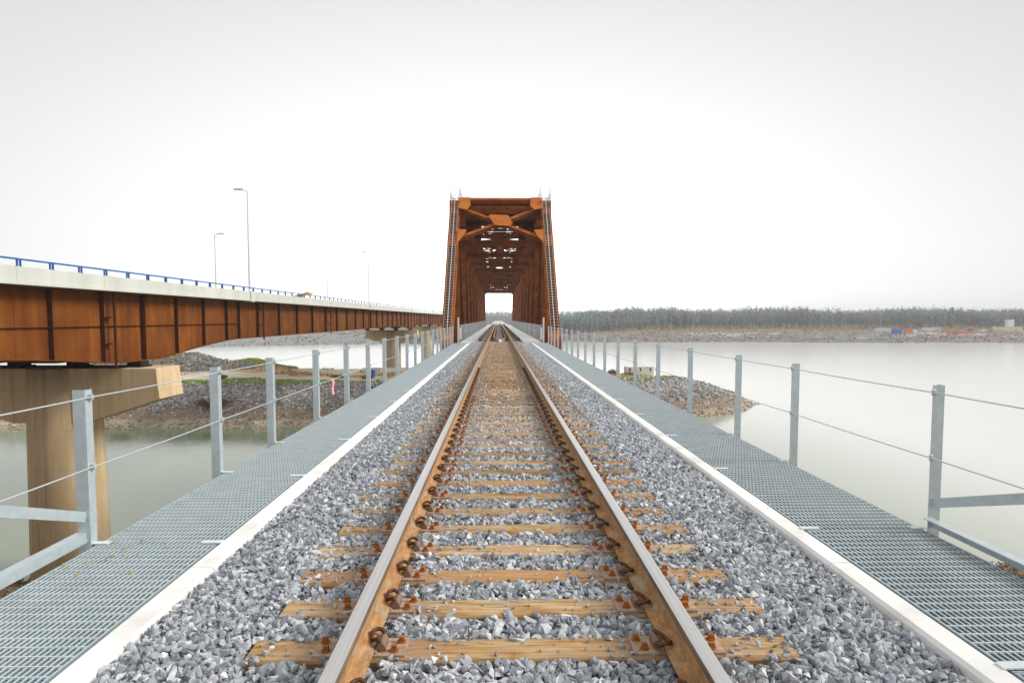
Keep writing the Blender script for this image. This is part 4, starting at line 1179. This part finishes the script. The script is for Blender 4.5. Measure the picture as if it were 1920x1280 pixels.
# stiffeners on the visible fascia girder
st = [22.4, 27.0, 31.6, 36.2, 40.9, 45.6, 50.2, 54.8, 59.4, 62.2]
y = 67.0
while y < 515: st.append(y); y += 6.55
for y in st:
    mb = MB(); x = GX[0]; wd = 0.27
    mb.box(x + 0.013, x + wd, y - 0.014, y + 0.014, zbot(y) + 0.001, ZSL - 0.096); mb.box(x - 0.2, x - 0.013, y - 0.014, y + 0.014, zbot(y) + 0.001, ZSL - 0.096)
    if abs(y - 45.6) < 1: mb.box(x + 0.013, x + wd, y - 0.18, y - 0.15, zbot(y) + 0.001, ZSL - 0.096)
    mb.build('stiffener', M['deep_rust'], HW)
for p in PIERS[:4]:
    mb = MB(); mb.box(GX[0] + 0.013, GX[0] + 0.16, max(HY0, p - 41), p + 17.2, 0.92, 0.945); mb.build('longitudinal_stiffener', M['deep_rust'], HW)
for y in (41.7, 67.9, 95.0, 122.5, 150, 177, 205, 232):
    mb = MB(); x = GX[0] + 0.42; zb_ = zbot(y)
    mb.tube([(x, y, ZSL - 0.12), (x, y, zb_ - 0.28)], 0.075, 10)
    for z in (zb_ + 1.1, zb_ + 2.6): mb.box(x - 0.36, x, y - 0.35, y - 0.0, z - 0.03, z + 0.03); 
    mb.build('drain_pipe', M['deep_rust'], HW)
# bolted field splices on the fascia girder
for y in (34.0, 62.9, 91.0, 119.0, 147.0):
    mb = MB(); x = GX[0]; zb_ = zbot(y) + 0.12; zt_ = ZSL - 0.25
    if y < 62 and False: pass
    mb.box(x + 0.0125, x + 0.030, y - 0.32, y + 0.32, zb_, zt_)
    nz_ = int((zt_ - zb_) / 0.16)
    for cy in (-0.24, -0.14, 0.14, 0.24):
        for j in range(nz_): mb.box(x + 0.030, x + 0.046, y + cy - 0.018, y + cy + 0.018, zb_ + 0.08 + j * 0.16, zb_ + 0.116 + j * 0.16)
    mb.build('splice_plate', M['girder'], HW)
# cross frames
mb = MB()
for y in np.arange(22.4, 510, 9.2):
    for a, b_ in zip(GX[:-1], GX[1:]):
        zb_ = zbot(float(y)) + 0.3; zt = ZSL - 0.5
        mb.beam((a, y, zb_), (b_, y, zb_), 0.12, 0.12); mb.beam((a, y, zt), (b_, y, zt), 0.12, 0.12)
        mb.beam((a, y + 0.07, zb_), (b_, y + 0.07, zt), 0.10, 0.10); mb.beam((a, y - 0.07, zt), (b_, y - 0.07, zb_), 0.10, 0.10)
mb.build('cross_frames', M['deep_rust'], HW)
# piers
CX = -27.1
for k, y in enumerate(PIERS):
    cx = CX
    zc = zbot(y) - 0.42
    gzz = min(gz(cx, y), -15) if k else -15.2
    T_ = thing('bridge_pier', ['massive tan concrete hammerhead pier in the left foreground, at the water edge', 'second nearest tan hammerhead pier under the highway bridge', 'third nearest tan hammerhead pier under the highway bridge',
               'fourth nearest tan hammerhead pier, mostly hidden behind the nearer ones', 'farthest tan hammerhead pier of the highway bridge'][k], 'bridge pier', (cx, y, -15), 'highway bridge piers')
    mb = MB(); n = 40; rings = [(-17.5, 2.28), (-4.0, 2.06), (zc - 0.012, 2.06)]
    vs = [(cx + r * math.cos(2 * math.pi * j / n), y + r * math.sin(2 * math.pi * j / n), z) for z, r in rings for j in range(n)]
    fs = [(i * n + j, i * n + (j + 1) % n, (i + 1) * n + (j + 1) % n, (i + 1) * n + j) for i in range(len(rings) - 1) for j in range(n)]
    mb.add(vs, fs + [tuple(range(n)), tuple((len(rings) - 1) * n + j for j in range(n))])
    col_ = mb.build('column', M['pier'], T_)
    for p in col_.data.polygons: p.use_smooth = len(p.vertices) == 4
    hl = 6.45; c = 1.62
    mb = MB()
    mb.prism([(cx - hl, zc), (cx + hl, zc), (cx + hl + 0.2, zc - 1.85), (cx + 2.2, zc - 3.3), (cx - 2.2, zc - 3.3), (cx - hl - 0.2, zc - 1.85)], 'y', y - c, y + c)
    mb.build('pier_cap', M['pier'], T_, bevel=0.03)
    for x in GX:
        mb = MB(); 
        for dy in (-0.75, 0.75):
            pass
        mb.box(x - 0.55, x + 0.55, y - 0.75, y + 0.75, zc + 0.002, zc + 0.10); mb.box(x - 0.42, x + 0.42, y - 0.5, y + 0.5, zc + 0.102, zbot(y) - 0.052)
        mb.build('bearing', M['bearing'], T_)
# street lamps
def lamp(x, y, s, H, label, base):
    T_ = thing('street_lamp', label, 'street lamp', (x, y, base), 'street lamps on the highway bridge')
    mb = MB(); mb.tube([(x, y, base), (x, y, base + H)], 0.10, 10, r2=0.06); mb.box(x - 0.2, x + 0.2, y - 0.2, y + 0.2, base, base + 0.05)
    mb.build('pole', M['galv_pale'], T_, smooth=False)
    mb = MB(); mb.tube([(x, y, base + H - 0.05), (x - s * 0.55, y, base + H + 0.12)], 0.035, 6); mb.build('arm', M['galv'], T_)
    mb = MB(); xa, xb = x - s * 0.35, x - s * 1.15
    mb.prism([(min(xa, xb), y - 0.12), (max(xa, xb), y - 0.15), (max(xa, xb), y + 0.15), (min(xa, xb), y + 0.12)], 'z', base + H + 0.07, base + H + 0.22); mb.build('lamp_head', M['galv_pale'], T_, bevel=0.02)
# thick barrier block at each lamp
nm = ['nearest', 'second', 'third', 'fourth', 'fifth']
for k, y in enumerate((62.8, 120.3, 178.0, 237.0, 296.0)):
    lamp(HE - 0.15, y, 1, 8.6, f'{nm[k]} slender lamp pole on the near barrier of the highway bridge' if k else 'tall slender lamp pole nearest the camera on the highway barrier', ZTOP)
    mb = MB(); mb.box(HE - 0.35, HE + 0.12, y - 0.45, y + 0.45, ZSL - 0.11, ZTOP + 0.012); mb.build('lamp_pilaster', M['concrete'], HW)
for k, y in enumerate((88.5, 146.0, 205.0, 262)):
    lamp(HF + 0.15, y, -1, 7.8, f'{nm[k]} faint lamp pole on the far side of the highway bridge', ZTOP)

# small yellow loader on the road
LX, LY, LZ = -25.5, 93.0, ZSL + 0.112
LD = thing('skid_loader', 'small yellow loader with raised arm behind the blue highway railing', 'loader', (LX, LY, LZ))
mb = MB(); mb.prism([(LX - 0.75, LZ + 0.3), (LX + 0.85, LZ + 0.3), (LX + 0.85, LZ + 0.95), (LX + 0.5, LZ + 1.05), (LX - 0.75, LZ + 1.05)], 'y', LY - 0.6, LY + 0.6); mb.build('body', M['yellow'], LD)
mb = MB(); mb.prism([(LX - 0.35, LZ + 1.052), (LX + 0.35, LZ + 1.052), (LX + 0.28, LZ + 1.35), (LX - 0.3, LZ + 1.35)], 'y', LY - 0.42, LY + 0.42); mb.build('cab', M['glass'], LD)
mb = MB(); mb.box(LX - 0.95, LX - 0.76, LY - 0.5, LY + 0.5, LZ + 0.5, LZ + 1.0); mb.build('engine_cover', M['red'], LD)
for dx in (-0.48, 0.5):
    for dy in (-0.72, 0.72):
        mb = MB(); mb.tube([(LX + dx, LY + dy - 0.12, LZ + 0.31), (LX + dx, LY + dy + 0.12, LZ + 0.31)], 0.31, 14); mb.build('wheel', M['black'], LD)
for dy in (-0.62, 0.62):
    mb = MB(); mb.beam((LX - 0.7, LY + dy, LZ + 1.12), (LX + 0.9, LY + dy, LZ + 1.55), 0.12, 0.16); mb.build('lift_arm', M['yellow'], LD)
mb = MB(); mb.prism([(LX + 0.85, LZ + 1.3), (LX + 1.35, LZ + 1.35), (LX + 1.4, LZ + 1.6), (LX + 0.9, LZ + 1.75)], 'y', LY - 0.8, LY + 0.8); mb.build('bucket', M['yellow'], LD)

# ------------------------------------------------------------------ bank stones
V_rock = hull_variants(20, 11, 0.75)
def bank_rocks(name, label, n, xr, yr, cond, smin, smax, mat):
    x = RNG.uniform(*xr, n); y = RNG.uniform(*yr, n); h, dn, df, db, dfar = height(x, y)
    k = cond(x, y, h - WATER_Z, dn, df, db, dfar)
    P = np.stack([x, y, h], 1)[k]; S = smin + (smax - smin) * RNG.beta(1.2, 3.5, len(P)); P[:, 2] += S * 0.15
    return tag(scatter(name, P, S, V_rock, mat), label, kind='stuff')
bank_rocks('bank_stones', 'grey broken rock covering the slope of the island bank', 26000, (-85, 52), (112, 140), lambda x, y, h, dn, df, db, dfar: (h > 2.0) & (df < 18.5) & (db > 0), 0.12, 0.50, M['riprap_dark'])
bank_rocks('shore_stones', 'brownish stones along the island waterline', 15000, (-95, 52), (104, 138), lambda x, y, h, dn, df, db, dfar: (h > -0.2) & (h < 3.2) & (db > -1), 0.10, 0.42, M['riprap'])
bank_rocks('shore_stones', 'pale tan stones right at the island water edge', 9000, (-95, 52), (104, 138), lambda x, y, h, dn, df, db, dfar: (h > -0.15) & (h < 0.7) & (db > -1), 0.10, 0.38, M['riprap_tan'])
bank_rocks('mound_stones', 'dark grey rubble heaped on the island', 6000, (-85, -50), (141, 158), lambda x, y, h, dn, df, db, dfar: h > 6.0, 0.15, 0.5, M['far_rock'])
bank_rocks('near_stones', 'brown wet stones on the near river bank', 16000, (-60, -14), (30, 46.5), lambda x, y, h, dn, df, db, dfar: h > -0.2, 0.05, 0.22, M['brown_stone'])
bank_rocks('near_stones', 'brown stones on the near bank right of the bridge', 6000, (26, 50), (34, 48), lambda x, y, h, dn, df, db, dfar: h > -0.2, 0.05, 0.22, M['brown_stone'])
bank_rocks('far_stones', 'grey rocks lining the far shore', 9000, (-260, 420), (400, 530), lambda x, y, h, dn, df, db, dfar: (dfar > -1) & (dfar < 14), 0.3, 1.3, M['far_rock'])

bank_rocks('far_stones', 'grey and brown rubble strewn over the far bank', 9000, (-200, 430), (430, 640), lambda x, y, h, dn, df, db, dfar: (dfar > 10) & (dfar < 110) & (wob(x, y, 0.12) > -0.2), 0.3, 1.4, M['far_rock'])
def brush(label, n, d0, d1, hmin, hmax, cols):
    x = RNG.uniform(-60, 450, n); y = far_shore(x) + RNG.uniform(d0, d1, n); k = wob(x, y, 0.16) + RNG.normal(0, 0.5, n) > 0.0; x, y = x[k], y[k]; n = len(x)
    z = height(x, y)[0]; H = RNG.uniform(hmin, hmax, n); m_ = 9
    c = np.stack([x[:, None] + RNG.normal(0, 1.2, (n, m_)), y[:, None] + RNG.normal(0, 0.8, (n, m_)), z[:, None] + H[:, None] * RNG.random((n, m_))], -1)
    tri = c[:, :, None, :] + RNG.normal(0, 1, (n, m_, 3, 3)) * np.array([0.5, 0.4, 0.35])
    col = np.array(cols)[RNG.integers(0, len(cols), n)]
    V = tri.reshape(-1, 3)
    return tag(np_mesh('brush', V, np.arange(len(V)).reshape(-1, 3), M['trees'], np.repeat(np.repeat(col, m_, 0), 3, 0)), label, kind='stuff')
brush('tan and rusty brush along the foot of the far wood', 2600, 95, 150, 1.2, 3.5, [(0.42, 0.30, 0.17), (0.45, 0.27, 0.15), (0.38, 0.33, 0.22), (0.50, 0.40, 0.22)])
brush('low brown and grey brush on the far bank', 1500, 8, 90, 0.6, 1.8, [(0.30, 0.21, 0.16), (0.33, 0.27, 0.21), (0.36, 0.35, 0.33), (0.40, 0.24, 0.17)])

# ------------------------------------------------------------------ shrubs, grass, log and small things on the island
def shrub(x, y, h, w, n, mat, label, cat='shrub', group=None, name='shrub'):
    z = gz(x, y); mb = MB(); rr = random.Random(int(x * 100 + y))
    for i in range(n):
        a = rr.uniform(0, 2 * math.pi); r_ = w * math.sqrt(rr.random())
        bx, by = x + 0.25 * r_ * math.cos(a), y + 0.25 * r_ * math.sin(a)
        tx, ty, tz = x + r_ * math.cos(a), y + r_ * math.sin(a), z + h * rr.uniform(0.4, 1.0) * (1 - 0.35 * r_ / w)
        p0 = Vector((bx, by, z - 0.1)); p1 = Vector((tx, ty, tz)); mid = p0.lerp(p1, 0.5) + Vector((rr.uniform(-.1, .1), rr.uniform(-.1, .1), 0.12 * h))
        mb.tube([p0, mid, p1], 0.045, 3, False, 0.015)
        for q in range(3):
            u = rr.uniform(0.4, 1); s_ = p0.lerp(p1, u); e = s_ + Vector((rr.uniform(-.4, .4), rr.uniform(-.4, .4), rr.uniform(0.05, .45))) * h * 0.5
            mb.tube([s_, e], 0.025, 3, False, 0.012)
    o = mb.build(name, mat, loc=(x, y, z)); return tag(o, label, cat, group)
shrub(-45.8, 115.5, 1.5, 3.6, 260, M['brown_twig'], 'large bare reddish brown bush low on the left bank slope', group='bare bushes on the island bank')
shrub(-50.5, 131.5, 1.1, 1.2, 90, M['brown_twig'], 'small rusty brown bush on the grass behind the nearest pier cap', group='bare bushes on the island bank')
shrub(-30.0, 134.5, 0.9, 2.0, 110, M['brown_twig'], 'low reddish bush in the grass strip left of the pink tape', group='bare bushes on the island bank')
shrub(-24.5, 134.0, 0.8, 1.5, 90, M['brown_twig'], 'low reddish bush in the grass strip behind the pink tape', group='bare bushes on the island bank')
shrub(23.2, 143.0, 1.3, 1.5, 130, M['brown_twig'], 'rust brown bush left of the pale concrete block', group='bare bushes on the island bank')
shrub(26.3, 141.6, 0.8, 1.3, 90, M['brown_twig'], 'low rust brown bush at the foot of the pale concrete block', group='bare bushes on the island bank')
shrub(-60.0, 114.0, 1.1, 2.0, 110, M['brown_twig'], 'bare bush on the bank to the left of the nearest pier column', group='bare bushes on the island bank')
for i in range(1): pass
# grass tufts
def tufts(label, n, xr, yr, cond, mat, h=0.35):
    x = RNG.uniform(*xr, n); y = RNG.uniform(*yr, n); hh, dn, df, db, dfar = height(x, y); k = cond(x, y, hh, df, db); x, y, hh = x[k], y[k], hh[k]; n = len(x)
    a = RNG.uniform(0, math.pi, n); ww = RNG.uniform(0.10, 0.25, n); H = RNG.uniform(0.4, 1.2, n) * h
    dx, dy = np.cos(a) * ww, np.sin(a) * ww
    V = np.stack([np.stack([x - dx, y - dy, hh - 0.03], 1), np.stack([x + dx, y + dy, hh - 0.03], 1), np.stack([x + RNG.normal(0, .1, n), y + RNG.normal(0, .1, n), hh + H], 1)], 1).reshape(-1, 3)
    return tag(np_mesh('grass', V, np.arange(len(V)).reshape(-1, 3), mat), label, kind='stuff')
tufts('bright green grass strip along the top of the island bank', 34000, (-80, 44), (122, 150), lambda x, y, h, df, db: (df > 16.5) & (df < 22.5 + 2 * wob(x, y, 0.35)) & (db > 3) , M['green_grass'])
tufts('green and yellow grass on the small rise behind the nearest pier', 9000, (-62, -42), (148, 163), lambda x, y, h, df, db: (((x + 52) / 8.0) ** 2 + ((y - 157) / 5.0) ** 2 < 1.0), M['green_grass'], 0.5)
tufts('dry tan grass patches on the island top', 16000, (-75, 40), (136, 168), lambda x, y, h, df, db: (db > 10) & (df > 22) & (wob(x, y, 0.35) < -0.1), M['tan_grass'], 0.4)
# driftwood log
mb = MB(); zl = gz(-41.5, 113.5)
mb.tube([(-43.4, 112.4, gz(-43.4, 112.4) + 0.15), (-41.8, 113.8, gz(-41.8, 113.8) + 0.35), (-40.2, 115.0, gz(-40.2, 115.0) + 0.55)], 0.16, 8, r2=0.06)
mb.tube([(-41.8, 113.8, gz(-41.8, 113.8) + 0.3), (-41.2, 114.2, gz(-41.2, 114.2) + 0.9)], 0.05, 6, r2=0.02)
tag(mb.build('driftwood_log', M['lumber'], loc=(-41.8, 113.8, zl)), 'pale driftwood log lying across the left bank slope', 'log')
# blue barrel
bx, by = -23.9, 137.0; bz = gz(bx, by)
BR = thing('barrel', 'blue plastic barrel standing on the grass beside the second highway pier', 'barrel', (bx, by, bz))
mb = MB(); 
prof = [(0.0, 0.36), (0.06, 0.41), (0.40, 0.42), (0.42, 0.44), (0.46, 0.44), (0.48, 0.42), (0.80, 0.42), (0.82, 0.44), (0.86, 0.44), (0.88, 0.42), (1.22, 0.41), (1.28, 0.37)]
n = 20; vs = [(bx + r * math.cos(2 * math.pi * j / n), by + r * math.sin(2 * math.pi * j / n), bz + z) for z, r in prof for j in range(n)]
mb.add(vs, [(i * n + j, i * n + (j + 1) % n, (i + 1) * n + (j + 1) % n, (i + 1) * n + j) for i in range(len(prof) - 1) for j in range(n)] + [tuple(range(n)), tuple((len(prof) - 1) * n + j for j in range(n))])
mb.build('drum', M['bluebin'], BR)
mb = MB(); mb.tube([(bx, by, bz + 1.282), (bx, by, bz + 1.33)], 0.30, 16); mb.build('lid', M['bluebin'], BR)
# pale concrete block (old pier stub)
cx_, cy_ = 28.5, 144.0; cz_ = gz(cx_, cy_)
CB = thing('concrete_block', 'pale stained concrete block beyond the right fence on the island', 'concrete block', (cx_, cy_, cz_))
mb = MB(); mb.box(cx_ - 2.8, cx_ + 2.8, cy_ - 1.2, cy_ + 1.2, cz_ - 0.6, cz_ + 2.6); mb.build('block', M['block'], CB, bevel=0.05)
for dx in (-2.0, 0.1, 2.1):
    mb = MB(); mb.box(cx_ + dx - 0.12, cx_ + dx + 0.12, cy_ - 1.25, cy_ - 1.203, cz_ + 1.7, cz_ + 2.4); mb.build('lifting_recess', M['deep_rust'], CB)

# ------------------------------------------------------------------ far shore yard
def container(x, y, w, h, mat, label, roofmat=None, name='shipping_container', cat='container'):
    z = gz(x, y); T_ = thing(name, label, cat, (x, y, z))
    mb = MB()
    n = max(4, int(w / 0.6)); 
    mb.box(x - w / 2, x + w / 2, y - 1.25, y + 1.25, z + 0.0, z + h)
    for i in range(n): 
        xx = x - w / 2 + w * (i + 0.5) / n; mb.box(xx - 0.12, xx + 0.12, y - 1.31, y - 1.252, z + 0.15, z + h - 0.15)
    mb.build('body', mat, T_)
    mb = MB(); mb.box(x - w / 2 - 0.1, x + w / 2 + 0.1, y - 1.4, y + 1.4, z + h + 0.002, z + h + 0.2); mb.build('roof', roofmat or mat, T_)
    return T_
def pxw(px, y): return (px - 934) / 1340 * y
container(pxw(1688, 560), 560, 7.2, 3.4, M['bluebin'], 'bright blue container in the yard on the far shore')
container(pxw(1709, 562), 562, 5.0, 3.0, M['orange'], 'orange red container right of the bright blue one on the far shore')
container(pxw(1722, 561), 561, 2.6, 2.6, M['white'], 'small white box right of the orange container on the far shore', name='storage_box', cat='box')
container(pxw(1662, 575), 575, 13, 3.0, M['galv_pale'], 'long pale grey trailer left of the blue container', name='trailer', cat='trailer')
container(pxw(1755, 580), 580, 16, 2.8, M['galv_pale'], 'long grey trailer right of the orange container', name='trailer', cat='trailer')
container(pxw(1795, 555), 555, 9, 1.6, M['orange'], 'low orange pipe rack near the far waterline, left one', name='pipe_rack', cat='pipe rack')
container(pxw(1818, 553), 553, 12, 1.6, M['orange'], 'low orange pipe rack near the far waterline, right one', name='pipe_rack', cat='pipe rack')
container(pxw(1853, 570), 570, 4.5, 2.0, M['white'], 'small white truck body on the far shore right of the pipe racks', name='truck_body', cat='truck')
container(pxw(1829, 572), 572, 3.0, 2.2, M['bluebin'], 'small dark blue shed on the far shore', name='shed', cat='shed')
container(pxw(1900, 580), 580, 24, 3.2, M['cream'], 'long cream shed at the right edge of the far shore', name='shed', cat='shed', roofmat=M['white'])
tx_, ty_ = pxw(1904, 565), 565; tz_ = gz(tx_, ty_)
TW = thing('silo_tower', 'white square tower standing in front of the cream shed', 'tower', (tx_, ty_, tz_))
mb = MB(); mb.box(tx_ - 2.4, tx_ + 2.4, ty_ - 2.0, ty_ + 2.0, tz_ + 4.6, tz_ + 10.2); mb.build('bin', M['white'], TW)
mb = MB()
for a in (-1, 1):
    for b_ in (-1, 1): mb.box(tx_ + a * 2.1 - 0.15, tx_ + a * 2.1 + 0.15, ty_ + b_ * 1.7 - 0.15, ty_ + b_ * 1.7 + 0.15, tz_ - 0.2, tz_ + 4.598)
mb.build('support_legs', M['galv_pale'], TW)
# small orange-leaved trees in front of the wood
def small_tree(px, y, h, mat_rgb, label):
    x = pxw(px, y); z = gz(x, y); T_ = thing('small_tree', label, 'tree', (x, y, z), 'small autumn trees at the forest edge')
    mb = MB(); mb.tube([(x, y, z - 0.2), (x, y, z + h * 0.7)], 0.12, 5, r2=0.04); mb.build('trunk', M['lumber'], T_)
    n = 160; d = RNG.normal(size=(n, 3)); d /= np.linalg.norm(d, axis=1, keepdims=True); d *= RNG.random((n, 1)) ** 0.4
    c = np.stack([d[:, 0] * h * 0.3, d[:, 1] * h * 0.3, h * 0.62 + d[:, 2] * h * 0.38], 1)
    tri = c[:, None, :] + RNG.normal(0, 0.28, (n, 3, 3))
    o = np_mesh('crown', tri.reshape(-1, 3), np.arange(n * 3).reshape(-1, 3), M['trees'], np.repeat(np.array(mat_rgb)[None] * RNG.uniform(0.7, 1.2, (n, 1)), 3, 0)); o.parent = T_
small_tree(1258, 600, 7, (0.50, 0.42, 0.10), 'small yellow green tree at the forest edge, leftmost of the small ones')
small_tree(1166, 600, 6, (0.50, 0.30, 0.10), 'small orange bush-like tree at the forest edge near the fence posts')
small_tree(1606, 602, 6, (0.50, 0.28, 0.06), 'small orange tree at the forest edge left of the yard')
small_tree(1484, 600, 5, (0.50, 0.36, 0.10), 'small tan tree at the forest edge, middle of the far shore')
small_tree(1555, 600, 5, (0.48, 0.27, 0.08), 'small rusty tree at the forest edge, second left of the yard')
small_tree(1805, 585, 6, (0.50, 0.33, 0.10), 'small orange tree among the yard clutter above the pipe racks')
small_tree(1840, 590, 5, (0.48, 0.33, 0.12), 'small tan tree left of the cream shed')

# ------------------------------------------------------------------ far wood (one mass)
def forest(label, pts, hmin, hmax, pal, ncl):
    n = len(pts); hh = RNG.uniform(hmin, hmax, n) * (1 + 0.07 * np.sin(pts[:, 0] * 0.05 + 1) + 0.06 * np.sin(pts[:, 0] * 0.17) + 0.05 * np.sin(pts[:, 0] * 0.41 + 2)); zz_ = height(pts[:, 0], pts[:, 1])[0]
    base = np.array(pal)[RNG.integers(0, len(pal), n)] * RNG.uniform(0.82, 1.14, (n, 1))
    # crown flakes, upright and thin so the crowns look like bare twigs
    w = RNG.uniform(1.4, 2.8, n)
    d = RNG.normal(size=(n, ncl, 3)); d /= np.linalg.norm(d, axis=2, keepdims=True); d *= RNG.random((n, ncl, 1)) ** 0.45
    c = np.stack([pts[:, None, 0] + d[..., 0] * w[:, None], pts[:, None, 1] + d[..., 1] * w[:, None], zz_[:, None] + hh[:, None] * (0.60 + 0.38 * d[..., 2])], -1)
    tri = c[:, :, None, :] + RNG.normal(0, 1, (n, ncl, 3, 3)) * np.array([0.38, 0.38, 0.45])
    V1 = tri.reshape(-1, 3); T1 = np.repeat(np.repeat(base, ncl, 0) * RNG.uniform(0.85, 1.12, (n * ncl, 1)), 3, 0)
    F1 = np.arange(len(V1)).reshape(-1, 3)
    # trunks: thin three-sided spikes
    a = np.array([0, 2.09, 4.19]); r = 0.16
    br_ = np.stack([pts[:, None, 0] + r * np.cos(a), pts[:, None, 1] + r * np.sin(a), np.repeat((zz_ - 0.5)[:, None], 3, 1)], -1)
    tp = np.stack([pts[:, 0] + RNG.normal(0, .3, n), pts[:, 1], zz_ + hh * 0.86], -1)[:, None, :]
    V2 = np.concatenate([br_, tp], 1).reshape(-1, 3); o_ = np.arange(n)[:, None, None] * 4 + len(V1)
    F2 = (np.array([[0, 1, 3], [1, 2, 3], [2, 0, 3]])[None] + o_).reshape(-1, 3)
    pale = np.where(RNG.random((n, 1)) < 0.25, 0.42, 0.14) * np.array([[1.0, 0.98, 0.92]])
    T2 = np.repeat(pale, 4, 0)
    return tag(np_mesh('far_wood', np.concatenate([V1, V2]), np.concatenate([F1, F2]), M['trees'], np.concatenate([T1, T2])), label, kind='stuff')
pal = [(0.27, 0.335, 0.37), (0.30, 0.335, 0.355), (0.25, 0.315, 0.36), (0.34, 0.345, 0.345), (0.265, 0.33, 0.325), (0.42, 0.38, 0.31)]  # crown colours lightened and blued: distance haze painted in, besides the haze volume
def belt(n, x0, x1, y0, y1):
    P = np.stack([RNG.uniform(x0, x1, n), y0 + (y1 - y0) * RNG.random(n) ** 1.4], 1)
    P[:, 1] += 6 * np.sin(P[:, 0] * 0.03) + 3 * np.sin(P[:, 0] * 0.11)
    return P
forest('grey bare autumn wood along the far shore on the right', belt(3300, 78, 620, 632, 730), 15.5, 20, pal, 105)
P = belt(1500, 40, 170, 560, 680); P = P[P[:, 1] > 560 + (P[:, 0] - 40) * 0.55]
forest('greyer wood reaching down to the far shore just right of the truss', P, 11, 15, pal[:3] + [(0.12, 0.14, 0.10)], 60)
forest('distant blue grey wooded hills behind the truss opening', belt(3000, -70, 420, 1000, 1300), 12, 16, pal[:3], 30)
forest('farthest hazy wooded ridge on the horizon', belt(2200, -110, 900, 1380, 1560), 13, 18, pal[:3], 24)
